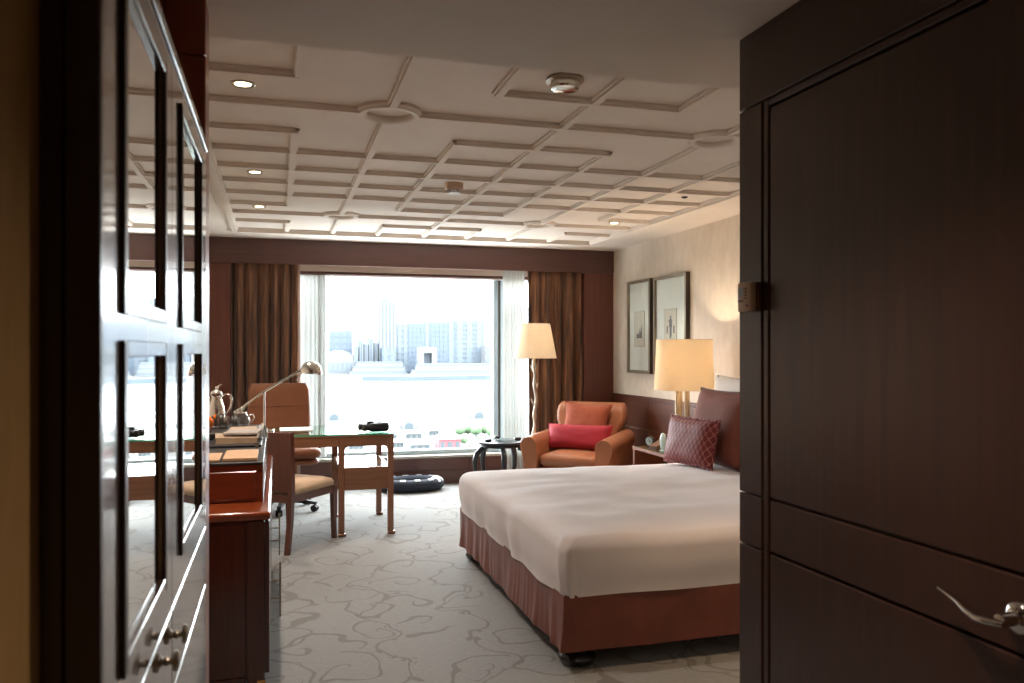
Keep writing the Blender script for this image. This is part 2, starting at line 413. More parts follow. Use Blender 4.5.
for x in (LX[2], LX[6]):
    for k in 'bi':
        pr = [(.10, 0), (.10, -HD*.6), (.112, -HD), (.135, -HD), (.142, -HD*.6), (.15, -HD*.5), (.15, 0)]
        g = G(); loops = [[(x+r*math.cos(2*PI*j/40), LY[k]+r*math.sin(2*PI*j/40), ZC-.0005+z) for r, z in pr] for j in range(40)]
        g.loft(loops, closed=True, ring=True); g.obj('ceiling_ring', 'paint_ceiling', ce)
x0, x1, y0, y1 = LX[0], LX[8], LY['n'], LY['p']
for a in ((x0-.03, y0, x0-.03, y1), (x1+.03, y0, x1+.03, y1), (x0-.06, y1+.03, x1+.06, y1+.03), (x0-.06, y0-.03, x1+.06, y0-.03)):
    mould(*a, wd=.032, dp=.04)
# stepped border round the grid
for lo, hi in (((XL, 2.2, ZC-.02), (x0-.10, 8.3, ZC-.0005)), ((x1+.10, 2.2, ZC-.02), (XR, 8.3, ZC-.0005)), ((x0-.10, y1+.10, ZC-.02), (x1+.10, 8.3, ZC-.0005))):
    B(lo, hi).obj('ceiling_border', 'paint_ceiling', ce)
# lower corridor ceiling and its drop edge
struct(B((-.9, -1.2, ZS), (XR+.1, 2.2, ZS+.08)).obj('ceiling', 'paint_ceiling'), 'lower plain ceiling over the corridor')
struct(B((-.9, 2.12, ZS+.08), (XR+.1, 2.2, ZC)).obj('wall_soffit', 'paint_ceiling'))

# window wall: timber pelmet, side panels, plinth boards, window
Yv = 8.20
for i, (a, b2) in enumerate(((XL, .6), (.604, 2.0), (2.004, XR))):
    pass
t1 = struct(B((XL, Yv, 2.238), (XR, Yv+.03, ZC-.02), .002, 1).obj('trim_1', 'wood_panel_across'), 'brown wood pelmet over the window')
t2 = struct(B((XL, Yv+.012, 0), (-.428, YW, 2.236), .002, 1).obj('trim_2', 'wood_panel'), 'brown wood panel beside the curtain')
t3 = struct(B((3.20, Yv+.012, 0), (XR, YW, 2.236), .002, 1).obj('trim_3', 'wood_panel'), 'reddish wood panel in the room corner')
wn = struct(B((XL, YW+.002, 0), (XR, YW+.25, .27)).obj('wall_window', 'wood_panel_across'), 'low wood-faced wall under the window')
for z0, z1 in ((.002, .145), (.15, .268)):
    for a, b2 in ((-.42, .7), (.704, 1.95), (1.954, 3.19)):
        B((a, YW-.014, z0), (b2, YW+.002, z1), .003, 1).obj('plinth_board', 'wood_panel_across', wn)
struct(B((XL, YW, 2.19), (XR, YW+.3, ZC)).obj('wall_window_head', 'paint_ceiling'))
struct(B((XL, YW, .30), (-.28, YW+.3, 2.19)).obj('wall_window_left', 'paint_white'))
struct(B((3.07, YW, .30), (XR, YW+.3, 2.19)).obj('wall_window_right', 'paint_white'))
win = bpy.data.objects.new('window_1', None); COL.objects.link(win); struct(win, 'large fixed picture window in a pale grey frame'); win.location = (1.35, 8.52, .3)
def wpart(lo, hi, name, mat, r=.004):
    o = B(lo, hi, r, 1).obj(name, mat); o.parent = win; o.matrix_parent_inverse = Matrix.Translation(win.location).inverted(); return o
WX0, WX1, WF = .33, 2.262, 8.46
wpart((-.42, YW-.01, .272), (3.185, 8.60, .2995), 'window_sill', 'sill_stone')
wpart((-.275, WF, .3), (3.065, 8.56, .345), 'window_frame', 'frame_alu')
wpart((-.275, WF-.05, 2.150), (3.065, 8.56, 2.1595), 'window_frame', 'paint_white')
wpart((-.275, YW+.005, 2.160), (3.065, 8.56, 2.188), 'blind_box', 'wood_panel_across')
for a, b2 in ((.395, .465), (WX1-.02, WX1+.09)):
    wpart((a, WF-.02, .347), (b2, 8.56, 2.149), 'window_frame', 'frame_alu')
wpart((WX1+.035, WF-.035, .347), (WX1+.055, WF-.021, 2.149), 'frame_bead', 'frame_shadow', .002)
for a, b2 in ((-.275, .393), (.467, WX1-.022), (WX1+.092, 3.065)):
    wpart((a, 8.515, .347), (b2, 8.523, 2.149), 'pane', 'window_glass', 0)

# corridor right side: timber pilaster, header and the closed door
wc = struct(B((XD+.02, -1.0, 0), (XD+.11, YP, ZS)).obj('wall_corridor_right', 'wood_door'))
YJ0, YJ1, ZH = 1.744, 1.719, 2.015
for z0, z1 in ((0, .903), (.907, 1.034), (1.038, ZH-.004)):
    B((XD, YJ0+.003, z0), (XD+.02, YP-.001, z1), .002, 1).obj('pilaster_board', 'wood_door', wc)
B((XD, -.99, ZH), (XD+.02, YP-.001, ZS), .002, 1).obj('header_board', 'wood_door', wc)
t4 = struct(B((XD+.003, YJ1+.004, 0), (XD+.02, YJ0-.001, ZH-.003), .002, 1).obj('trim_4', 'wood_door'), 'narrow dark door casing')
struct(B((XD+.003, .28, 1.995), (XD+.02, YJ1+.003, ZH-.003), .002, 1).obj('trim_5', 'wood_door'))
struct(B((XD+.003, .23, 0), (XD+.02, .277, 1.99), .002, 1).obj('trim_6', 'wood_door'))
struct(B((XD, -.99, 0), (XD+.02, .225, ZH-.003), .002, 1).obj('trim_7', 'wood_door'))
dr = bpy.data.objects.new('door_1', None); COL.objects.link(dr); struct(dr, 'dark brown flush timber door with a chrome lever'); dr.location = (XD+.01, 1.0, 0)
def dpart(g, name, mat, par=None):
    o = g.obj(name, mat); o.parent = par or dr; o.matrix_parent_inverse = Matrix.Translation(dr.location).inverted() if par is None else Matrix.Identity(4); return o
dpart(B((XD+.005, .285, .004), (XD+.019, YJ1, .903), .003, 1), 'lower_panel', 'wood_door')
dpart(B((XD+.005, .285, .909), (XD+.019, YJ1, 1.034), .003, 1), 'rail', 'wood_door')
dpart(B((XD+.005, .285, 1.040), (XD+.019, YJ1, 1.990), .003, 1), 'upper_panel', 'wood_door')
g = G()
Mr = Matrix.Translation((XD+.005, 1.025, .968)) @ Matrix.Rotation(-PI/2, 4, 'Y')
g.lathe([(.027, 0), (.027, .005), (.024, .011), (.016, .014), (.012, .016), (.0105, .035), (.0105, .046)], 24, M=Mr)
hd = dpart(g, 'door_handle', 'chrome')
g = G()
xh = XD-.04
pts = [(xh-.002, 1.012, .966), (xh-.006, 1.035, .964), (xh-.006, 1.060, .962), (xh-.002, 1.085, .966), (xh+.004, 1.11, .973), (xh+.008, 1.135, .978), (xh+.009, 1.158, .983)]
g.tube(pts, [.009, .0115, .0115, .0095, .007, .0055, .004], 12, flat=.6)
lv = g.obj('lever', 'chrome', hd)
# thermostat on the pilaster
th = thing('thermostat', 'small beige wall thermostat with grey screen on the dark pilaster', 'thermostat', (XD, 1.777, 1.532))
G().box((-.013, -.029, -.036), (-.001, .029, .036), .002, 1).obj('back_box', 'plastic_brown', th)
G().box((-.030, -.029, -.036), (-.0135, .030, .036), .003, 2).obj('cover', 'plastic_beige', th)
G().box((-.0315, .002, .000), (-.0302, .025, .024), 0).obj('screen', 'screen_grey', th)
for i in range(4):
    G().box((-.032, -.014, .018-i*.008), (-.0302, -.006, .022-i*.008), .0008, 1).obj('button', 'plastic_brown', th)
for i in range(3):
    G().box((-.032, .003+i*.008, -.012), (-.0302, .008+i*.008, -.007), .0008, 1).obj('button', 'plastic_brown', th)
G().box((-.032, -.018, -.026), (-.0302, -.012, -.019), .0008, 1).obj('button', 'plastic_brown', th)

# left: timber casing, pier at the end of the wardrobe
struct(B((XB+.0005, .794, 0), (-.1805, .8065, ZS-.001), .002, 1).obj('trim_8', 'wood_wardrobe_edge'), 'dark wood casing beside the beige wall')
struct(B((-.1795, .790, 0), (-.150, .8065, ZS-.001), .002, 1).obj('trim_9', 'wood_wardrobe_edge'))
pier = struct(B((-.9, 1.962, 0), (XW-.002, 2.06, ZS)).obj('wall_pier', 'wood_pier'), 'red-brown timber pier at the end of the wardrobe')
for a, b2 in ((-.9, -.245), (-.241, XW-.001)):
    for z0, z1 in ((0, 2.062), (2.066, ZS-.001)):
        B((a, 1.950, z0), (b2, 1.962, z1), .002, 1).obj('pier_board', 'wood_pier', pier)

# ------------------------------------------------------------------ wardrobe
wd = thing('wardrobe', 'glossy brown wardrobe with mirrored upper doors and knobs beside the corridor', 'wardrobe', (XW-.3, 1.38, 0))
ox, oy = XW-.3, 1.38
def wb(lo, hi, r=.002): return B((lo[0]-ox, lo[1]-oy, lo[2]), (hi[0]-ox, hi[1]-oy, hi[2]), r, 1)
wb((XW-.6, .809, .0), (XW-.023, 1.948, 1.845)).obj('body', 'wood_wardrobe', wd)
wb((XW-.6, .808, 1.8455), (XW+.004, 1.948, 1.865)).obj('cornice', 'wood_wardrobe', wd)
DY = [(.812, 1.331), (1.335, 1.946)]
MZ = [(1.080, 1.392), (1.455, 1.788)]
for (ya, yb), (ma, mb) in zip(DY, ((.925, 1.222), (1.447, 1.788))):
    g = G()
    def q(lo, hi): g.box((XW-.022-ox, lo[0]-oy, lo[1]), (XW-ox, hi[0]-oy, hi[1]), 0)
    zs0, zs1 = 1.007, 1.843
    q((ya, zs0), (ma, zs1)); q((mb, zs0), (yb, zs1)); q((ma, zs0), (mb, MZ[0][0])); q((ma, MZ[0][1]), (mb, MZ[1][0])); q((ma, MZ[1][1]), (mb, zs1))
    d = g.obj('door', 'wood_wardrobe', wd)
    for z0, z1 in MZ:
        wb((XW-.021, ma, z0), (XW-.0025, mb, z1), 0).obj('mirror', 'mirror', d)
        # mould round the mirror: proud bead, shade of its uprights put into darker wood
        t = .018
        for lo, hi in (((ma-t, z0-t), (ma, z1+t)), ((mb, z0-t), (mb+t, z1+t))):
            wb((XW+.0003, lo[0], lo[1]), (XW+.005, hi[0], hi[1]), .001).obj('mirror_bead', 'wood_wardrobe_edge', d)
        for lo, hi in (((ma, z0-t), (mb, z0)), ((ma, z1), (mb, z1+t))):
            wb((XW+.0003, lo[0], lo[1]), (XW+.005, hi[0], hi[1]), .001).obj('mirror_bead', 'wood_wardrobe', d)
for k, (ya, yb) in enumerate(DY):
    for z0, z1, nm in ((.877, 1.003, 'drawer'), (.06, .873, 'lower_door')):
        d = wb((XW-.022, ya, z0), (XW, yb, z1)).obj(nm, 'wood_wardrobe', wd)
        if nm == 'drawer': dk = d
    yk = (1.272, 1.395)[k]
for yk in (1.165, 1.272):
    M = Matrix.Translation((XW-ox, yk-oy, .985)) @ Matrix.Rotation(PI/2, 4, 'Y')
    G().lathe([(.013, 0), (.013, .003), (.007, .005), (.0045, .009), (.0065, .013), (.0045, .017), (.005, .020), (.0135, .022), (.0135, .026), (.011, .028)], 20, M=M).obj('knob', 'nickel', dk)

# ------------------------------------------------------------------ console on the left with riser
cx, cy0, cy1 = -.025, 3.52, 5.42
cs = thing('console_cabinet', 'dark red-brown console cabinet with orange-brown top along the left wall', 'cabinet', (-.42, 4.47, 0))
ox, oy = -.42, 4.47
def cb(lo, hi, r=.002, seg=1): return B((lo[0]-ox, lo[1]-oy, lo[2]), (hi[0]-ox, hi[1]-oy, hi[2]), r, seg)
cb((XL+.005, cy0+.015, .03), (cx-.025, cy1-.01, .688)).obj('body', 'wood_console', cs)
cb((XL+.005, cy0, .69), (cx, cy1, .728), .014, 4).obj('top', 'wood_console_top', cs)
cb((XL+.02, cy0+.005, .045), (cx-.10, cy0+.0148, .68)).obj('end_panel', 'wood_console', cs)
cb((cx-.092, cy0+.002, .0), (cx-.024, cy0+.0148, .688)).obj('corner_post', 'wood_console', cs)
cb((XL+.02, cy0+.002, .0), (cx-.10, cy0+.0148, .043)).obj('plinth', 'wood_console', cs)
g = G(); g.box((cx-.055-ox, cy0-.002-oy, .0), (cx-.020-ox, cy0+.0015-oy, .028), .0012, 1); g.obj('brass_corner', 'brass', cs)
dy = [(cy0+.02, 4.15), (4.153, 4.78), (4.783, cy1-.012)]
for k, (a, b2) in enumerate(dy):
    d = cb((cx-.0248, a, .05), (cx-.006, b2, .685)).obj('cabinet_door', 'wood_console', cs)
    for yk in ((4.02,), (), (5.22,))[k]:
        g = G(); g.tube([(cx+.040-ox, yk-oy, .13), (cx+.040-ox, yk-oy, .39)], .005, 10)
        for z in (.22, .30): g.tube([(cx-.0065-ox, yk-oy, z), (cx+.040-ox, yk-oy, z)], .004, 8)
        g.obj('bar_handle', 'nickel', d)
RX0, RX1, RY0, RY1, RZ = -.80, -.062, 3.76, 5.40, .905
rs = cb((RX0, RY0, .7285), (RX1, RY1, RZ-.012)).obj('riser', 'wood_riser', cs)
cb((RX0-.004, RY0-.006, RZ-.0118), (RX1+.004, RY1, RZ)).obj('riser_top', 'black_leather', cs)
cb((RX0+.03, RY0-.010, .742), (RX1-.03, RY0-.0005, RZ-.04), .002).obj('riser_drawer', 'wood_riser', cs)
G().box((RX1-ox+.0005, RY0+.004-oy, .7288), (RX1-ox+.004, RY1-.004-oy, RZ-.014), .001, 1).obj('riser_sheen', 'chrome', cs)  # chrome sheet added to imitate the window's reflection on the riser face

# things on the riser
def item(g, name, mat, label, cat, group=None):
    return tag(g.obj(name, mat), label, cat, group)
item(B((-.232, 3.80, RZ+.0005), (-.085, 4.12, RZ+.014), .002, 1), 'folder', 'paper_tan', 'tan leather folder lying near the riser edge, right of the other', 'folder')
item(B((-.52, 3.80, RZ+.0005), (-.245, 4.06, RZ+.010), .002, 1), 'folder', 'paper_tan', 'tan folder partly hidden behind the wardrobe edge', 'folder')
lt = thing('letter_tray', 'black letter tray with metal posts holding folded papers', 'tray', (-.2, 4.55, RZ+.0005))
G().box((-.13, -.22, 0), (.125, .16, .012), .003, 1).obj('lower_deck', 'black_plastic', lt)
G().box((-.16, .17, .0), (.10, .45, .034), .004, 1).obj('rear_box', 'black_plastic', lt)
for x in (-.145,):
    G().tube([(x, -.2, 0), (x, -.2, .085)], .007, 10).obj('post', 'nickel', lt)
for x in (.10,):
    G().tube([(x, -.228, .0), (x, -.228, .024)], .010, 12).obj('post', 'nickel', lt)
def sheetstack(cxx, cyy, z, hx, hy, hz, rz, seed, wob=.006):
    M = Matrix.Translation((cxx, cyy, z)) @ Matrix.Rotation(rz, 4, 'Z'); loops = []
    for zz in (0, hz*.4, hz):
        L = []
        for (x, y, _) in rrect(hx, hy, .006, 0, 12):
            L.append((x+wob*noise.noise((x*20+seed, y*20, zz*60)), y, zz+wob*(1+noise.noise((x*14, y*14+seed, 3)))*(zz/hz)))
        loops.append(L)
    return G().loft(loops, M=M)
item(sheetstack(-.205, 4.52, RZ+.013, .105, .13, .018, .05, 3, .011), 'paper_bag', 'paper_brown', 'folded brown paper bag stacked in the black letter tray', 'paper bag')
item(sheetstack(-.175, 4.56, RZ+.0535, .085, .11, .007, -.1, 9, .003), 'newspaper', 'paper_news', 'folded newspaper on top of the brown paper bag', 'newspaper')
item(B((-.26, 4.76, RZ+.035), (-.11, 4.96, RZ+.050), .003, 1), 'wooden_box', 'paper_brown', 'flat tan box on the black rear box of the letter tray', 'box')
g = G(); g.prism([(-.016, 0), (.010, .075), (.012, .075), (-.013, 0)], 'y', -.04, .04); g.prism([(.0135, .075), (.030, 0), (.033, 0), (.0155, .075)], 'y', -.04, .04)
o = item(g, 'tent_card', 'paper_white', 'small white folded card standing beside the letter tray', 'card'); o.location = (-.108, 4.70, RZ+.0515) ; o.rotation_euler = (0, 0, .2)
o.location = (-.085, 4.665, RZ+.0135)
item(G().sphere((0, 0, .042), .042, 24, 14, (1, 1, .96)), 'orange', 'orange_skin', 'bright orange fruit at the wardrobe edge on the riser', 'fruit').location = (-.400, 5.09, RZ+.0225)
# serving tray with coffee pot and glass ware
tr = item(B((-.56, 5.03, RZ+.0005), (-.10, 5.39, RZ+.022), .006, 2), 'serving_tray', 'black_leather', 'dark serving tray under the glass ware and silver pot', 'tray')
TZ = RZ+.0225
pot = thing('coffee_pot', 'tall polished silver coffee pot with curved handle and spout', 'pot', (-.355, 5.24, TZ))
G().lathe([(.036, 0), (.040, .004), (.034, .012), (.046, .04), (.052, .08), (.046, .125), (.034, .16), (.029, .185), (.033, .20), (.036, .206), (.033, .207), (.027, .19)], 28).obj('body', 'silver', pot)
G().tube([(-.03, 0, .15), (-.045, 0, .18), (-.060, 0, .205)], [.012, .010, .008], 10).obj('spout', 'silver', pot)
g = G(); g.lathe([(.034, .2075), (.030, .218), (.014, .228), (.005, .234), (.009, .242), (.005, .25), (.001, .252)], 20); g.obj('lid', 'silver', pot)
g = G(); g.tube([(.005, 0, .236), (.012, 0, .252), (.026, 0, .262), (.034, 0, .258)], [.004, .005, .004, .003], 8); g.obj('thumb_lever', 'silver', pot)
G().tube([(.034, 0, .186), (.055, 0, .202), (.080, 0, .196), (.090, 0, .165), (.084, 0, .125), (.066, 0, .092), (.050, 0, .082)], [.006, .007, .008, .008, .007, .006, .005], 10).obj('handle', 'silver', pot)
tp = thing('glass_teapot', 'clear glass teapot with silver lid knob beside the coffee pot', 'teapot', (-.215, 5.24, TZ))
G().lathe([(.030, 0), (.046, .006), (.056, .032), (.052, .058), (.036, .078), (.034, .084), (.032, .084), (.034, .078), (.049, .057), (.053, .032), (.043, .009), (.028, .004)], 28).obj('body', 'glassware', tp)
g = G(); g.lathe([(.036, .0845), (.034, .092), (.016, .098), (.006, .101), (.010, .110), (.006, .118), (.001, .119)], 20); g.obj('lid', 'silver', tp)
G().tube([(.046, 0, .066), (.070, 0, .074), (.080, 0, .055), (.070, 0, .030), (.054, 0, .024)], .005, 10).obj('handle', 'silver', tp)
G().tube([(-.050, 0, .030), (-.072, 0, .052), (-.084, 0, .074)], [.010, .007, .006], 10).obj('spout', 'glassware', tp)
gg = []
for k, (x, y, lb) in enumerate(((-.305, 5.135, 'short clear drinking glass in front of the silver coffee pot'), (-.245, 5.09, 'short clear drinking glass nearest the glass teapot'), (-.305, 5.065, 'short clear drinking glass closest to the orange'))):
    g = G().lathe([(.024, 0), (.027, .004), (.031, .075), (.0295, .075), (.0255, .008), (.001, .007)], 20)
    o = item(g, 'drinking_glass', 'glassware', lb, 'glass', 'glasses on the serving tray'); o.location = (x, y, TZ)

# ------------------------------------------------------------------ desk
DX0, DX1, DY0, DY1 = -.78, .855, 6.18, 6.97
dk = thing('writing_desk', 'light brown wooden writing desk with a glass top and lower shelf', 'desk', (.2, 6.575, 0))
ox, oy = .2, 6.575
def kb(lo, hi, r=.003, seg=1): return B((lo[0]-ox, lo[1]-oy, lo[2]), (hi[0]-ox, hi[1]-oy, hi[2]), r, seg)
kb((DX0, DY0, .745), (DX1, DY1, .757)).obj('table_top', 'wood_desk_across', dk)
kb((DX0, DY0+.002, .7575), (DX1, DY1-.002, .768), 0).obj('glass_top', 'glass_green', dk)
g = G()
for lo, hi in (((DX0, DY0, .7575), (DX1, DY0+.0018, .768)), ((DX1-.0002, DY0, .7575), (DX1+.0016, DY1, .768))): g.box([a-b2 for a, b2 in zip(lo, (ox, oy, 0))], [a-b2 for a, b2 in zip(hi, (ox, oy, 0))])
g.obj('glass_edge', 'glass_edge', dk)
kb((DX0+.01, DY0+.004, .675), (DX1-.046, DY0+.026, .7445)).obj('front_apron', 'wood_desk_across', dk)
kb((DX0+.01, DY1-.026, .675), (DX1-.046, DY1-.004, .7445)).obj('back_apron', 'wood_desk_across', dk)
for x in (.442, DX1-.045):
    for y in (DY0+.001, DY1-.046):
        l = kb((x, y, .022), (x+.045, y+.045, .7445), .004).obj('leg', 'wood_desk', dk)
        sx_ = 1
        kb((x, y-.002, .0), (x+.058, y+.047, .0218), .006, 2).obj('foot', 'wood_desk', l)
for x in (DX0+.01,):
    for y in (DY0+.001, DY1-.046): kb((x, y, .0), (x+.045, y+.045, .7445), .004).obj('leg', 'wood_desk', dk)
kb((.4875, DY0+.006, .345), (DX1-.0455, DY0+.028, .515)).obj('front_panel', 'wood_desk_across', dk)
kb((.4875, DY1-.028, .345), (DX1-.0455, DY1-.006, .50)).obj('back_panel', 'wood_desk_across', dk)
for x in (.452, DX1-.034): kb((x, DY0+.047, .47), (x+.02, DY1-.047, .512)).obj('side_rail', 'wood_desk', dk)
kb((.474, DY0+.030, .498), (DX1-.036, DY1-.030, .507), .001).obj('shelf', 'wood_shelf', dk)
# rounded inner corners of the opening
g = G()
for sx_, xx in ((1, .4875), (-1, DX1-.0455)):
    pts = [(xx, .6745), (xx, .6445)]+[(xx+sx_*(.03-.03*math.cos(a)), .6445+.03*math.sin(a)) for a in [PI/2*k/6 for k in range(1, 7)]]
    G().prism([(p[0]-ox, p[1]) for p in pts], 'y', DY0+.006-oy, DY0+.024-oy).obj('corner_bracket', 'wood_desk', dk)

GZ = .7685
# things on the desk
bn = thing('binoculars', 'black binoculars lying on the glass desk top', 'binoculars', (.715, 6.33, GZ), .3)
bn.scale = (1.18, 1.18, 1.18)
for s in (-1, 1):
    M = Matrix.Translation((0, s*.034, .030)) @ Matrix.Rotation(PI/2, 4, 'Y')
    brl = G().lathe([(.020, -.085), (.022, -.083), (.022, -.06), (.018, -.055), (.028, -.02), (.029, .03), (.030, .07), (.030, .085), (.027, .087), (.026, .075)], 20, M=M).obj('barrel', 'black_plastic', bn)
    G().lathe([(.025, .0), (.025, .002)], 20, M=M @ Matrix.Translation((0, 0, .074))).obj('lens', 'screen_grey', brl)
G().box((-.05, -.018, .034), (.035, .018, .056), .006, 2).obj('bridge', 'black_plastic', bn)
G().tube([(-.04, 0, .058), (.0, 0, .058)], .011, 14).obj('focus_wheel', 'black_plastic', bn)
item(B((.02, 6.52, GZ+.0003), (.27, 6.80, GZ+.006), .001, 1), 'notepad', 'paper_white', 'white writing pad lying on the glass desk top', 'notepad')
# desk lamp
lp = thing('desk_lamp', 'polished chrome desk lamp with swing arm and dome head', 'desk lamp', (-.095, 6.62, GZ))
G().lathe([(.075, 0), (.078, .004), (.074, .012), (.03, .018), (.012, .024), (.009, .03)], 28).obj('base', 'chrome', lp)
G().tube([(0, 0, .028), (0, 0, .315)], .008, 12).obj('post', 'chrome', lp)
Zl = 6.42
def LP(u, v):
    x, z = ony(u, v, 6.62); return Vector((x+.095, 0, z-GZ))
pj = LP(263, 392); pe = LP(238, 411); ph = LP(303, 369)
arm = G().tube([pe, pj, ph], .0095, 12).obj('arm', 'chrome', lp)
dv = (pe-ph).normalized()
G().tube([pe+dv*-.05, pe+dv*.03], .015, 14).obj('counterweight', 'chrome', arm)
G().tube([pj+Vector((0, -.016, 0)), pj+Vector((0, .016, 0))], .013, 14).obj('joint', 'chrome', arm)
Mh = Matrix.Translation(LP(309, 370)) @ Matrix.Rotation(math.radians(80), 4, 'Y')
Mhd = Matrix.Translation(LP(311, 373.5)) @ Matrix.Rotation(math.radians(6), 4, 'Y')
hdm = G().lathe([(.080, -.004), (.082, .004), (.081, .030), (.072, .060), (.050, .084), (.022, .094), (.001, .095), (.001, .091), (.021, .090), (.047, .080), (.069, .057), (.078, .029), (.078, .004), (.077, -.004)], 28, M=Mhd, sy=.72).obj('lamp_head', 'chrome', lp)
G().tube([ph, LP(306, 369)], .012, 12).obj('neck', 'chrome', hdm)
G().tube([LP(303, 371), LP(296, 381)], [.005, .006], 10).obj('switch_knob', 'chrome', hdm)

# ------------------------------------------------------------------ side chair at the desk
a_ = math.atan2(.42, .33)
ch = thing('side_chair', 'dark wood side chair with cream upholstered seat pulled up to the desk', 'chair', (.108, 5.76, 0), a_)
# local: +x facing forward, origin at near rear leg; width runs to +y
SW, SD = .44, .53
for y in (.0, SW-.036):
    g = G(); prof = []
    for z, x, hw in ((0, -.045, .014), (.2, -.015, .017), (.42, .0, .019), (.62, -.004, .020), (.83, -.012, .018)):
        prof.append([(x-hw, y-.0, z), (x+hw, y, z), (x+hw, y+.034, z), (x-hw, y+.034, z)])
    g.loft(prof, smooth=False); g.obj('leg', 'wood_chair', ch)
for y in (.0, SW-.036):
    g = G(); prof = []
    for z, x, hw in ((0, SD-.02, .012), (.2, SD-.03, .015), (.40, SD-.035, .02)):
        prof.append([(x-hw, y, z), (x+hw, y, z), (x+hw, y+.034, z), (x-hw, y+.034, z)])
    g.loft(prof, smooth=False); g.obj('leg', 'wood_chair', ch)
g = G()
g.box((.02, .004, .345), (SD-.05, .028, .40)); g.box((.02, SW-.03, .345), (SD-.05, SW-.006, .40)); g.box((SD-.05, .03, .345), (SD-.024, SW-.034, .40)); g.box((-.012, .034, .345), (.012, SW-.036, .40))
g.obj('seat_frame', 'wood_chair', ch)
g = G(); L = []
for z, ins, r in ((.4005, .008, .03), (.425, 0, .04), (.450, .012, .05), (.465, .05, .05), (.470, .12, .05)):
    L.append([(x+SD/2-.01, y+SW/2, zz) for x, y, zz in rrect(SD/2-.012-ins, SW/2+.004-ins, r, z)])
g.loft(L); g.obj('seat', 'fabric_cream', ch)
g = G(); L = []
for z, x in ((.42, .0), (.55, -.002), (.70, -.006), (.828, -.012)):
    L.append([(x-.014, .0345, z), (x+.014, .0345, z), (x+.020, SW/2, z), (x+.014, SW-.0365, z), (x-.014, SW-.0365, z), (x-.022, SW/2, z)])
g.loft(L, smooth=False); g.obj('backrest', 'wood_chair', ch)
g = G(); L = []
for z, x, i in ((.47, .012, .05), (.49, .026, .03), (.60, .026, .03), (.72, .020, .03), (.78, .010, .05)):
    L.append([(x-.004, .0345+i, z), (x+.012, .05+i, z), (x+.018, SW/2, z), (x+.012, SW-.052-i, z), (x-.004, SW-.0365-i, z)])
g.loft(L); g.obj('back_pad', 'fabric_cream', ch)

# ------------------------------------------------------------------ office chair
oc = thing('office_chair', 'brown leather swivel desk chair with castors behind the desk', 'chair', (.06, 7.36, 0), math.radians(9))
# local: faces -y
def softbox(hx, hy, z0, z1, r=.05, puff=.02, cyy=0, cxx=0):
    H = z1-z0; L = []
    for t, i in ((0, .03), (.12, .006), (.35, -.004), (.65, -.004), (.88, .006), (1, .03)):
        L.append(rrect(hx-i, hy-i, r, z0+H*t, 8, cxx, cyy))
    L.append(rrect(hx-.09, hy-.09, r*.8, z1+puff*.8, 8, cxx, cyy)); L.append(rrect(max(.02, hx-.18), max(.02, hy-.18), .019, z1+puff, 8, cxx, cyy))
    return G().loft(L)
softbox(.27, .25, .47, .56, .07, .02, -.04).obj('seat', 'leather_brown', oc)
softbox(.255, .235, .415, .468, .07, .0, -.04).obj('seat_shell', 'leather_brown', oc)
g = G(); L = []
for k in range(12):
    t = k/11; z = .50+.60*t; yb = .20+.07*t+.02*math.sin(PI*t); hx = .262+.012*math.sin(PI*t)
    ii = .02*max(0, abs(t-.5)*2-.85)/.15
    L.append([(x, yy+yb, z) for x, yy, _ in rrect(hx-ii, .042-ii*.9, .03, 0, 5)])
g.loft(L); bk = g.obj('backrest', 'leather_brown', oc)
for k, z in enumerate((.70, .90)):
    t = (z-.50)/.60; yb = .20+.07*t+.02*math.sin(PI*t)
    G().tube([(-.262, yb-.043, z), (0, yb-.045, z), (.262, yb-.043, z)], .004, 8).obj('back_seam', 'leather_brown', bk)
for s in (-1, 1):
    G().tube([(s*.275, .20, .60), (s*.295, .14, .66), (s*.30, .0, .672), (s*.298, -.10, .66), (s*.29, -.13, .60), (s*.272, -.12, .53)], [.013, .016, .018, .017, .013, .011], 10).obj('armrest', 'wood_chair', oc)
G().lathe([(.03, .12), (.03, .26), (.022, .262), (.022, .38), (.08, .385), (.08, .414)], 20).obj('gas_column', 'caster_black', oc)
for k in range(5):
    a = 2*PI*k/5-.62; M = Matrix.Rotation(a, 4, 'Z')
    g = G(); g.loft([[(.0, -.03, .08), (.0, .03, .08), (.0, .025, .125), (.0, -.025, .125)], [(.30, -.017, .062), (.30, .017, .062), (.30, .015, .085), (.30, -.015, .085)]], smooth=False, M=M)
    l = g.obj('base_leg', 'caster_black', oc)
    g = G()
    for s in (-1, 1): g.tube([(.285, s*.008, .029), (.285, s*.026, .029)], .029, 18, M=M)
    g.tube([(.285, 0, .03), (.285, 0, .064)], .008, 8, M=M)
    g.obj('caster', 'caster_black', l)

# ------------------------------------------------------------------ bed
BX0, BX1, BY0, BY1 = 1.19, 3.44, 3.30, 5.36
bc = ((BX0+BX1)/2, (BY0+BY1)/2)
bed = thing('bed', 'king size bed with copper satin skirt and dark bun feet', 'bed', (bc[0], bc[1], 0))
hx, hy = (BX1-BX0)/2, (BY1-BY0)/2
B((-hx+.03, -hy+.03, .11), (hx, hy-.03, .328), .01, 1).obj('base', 'wood_black', bed)
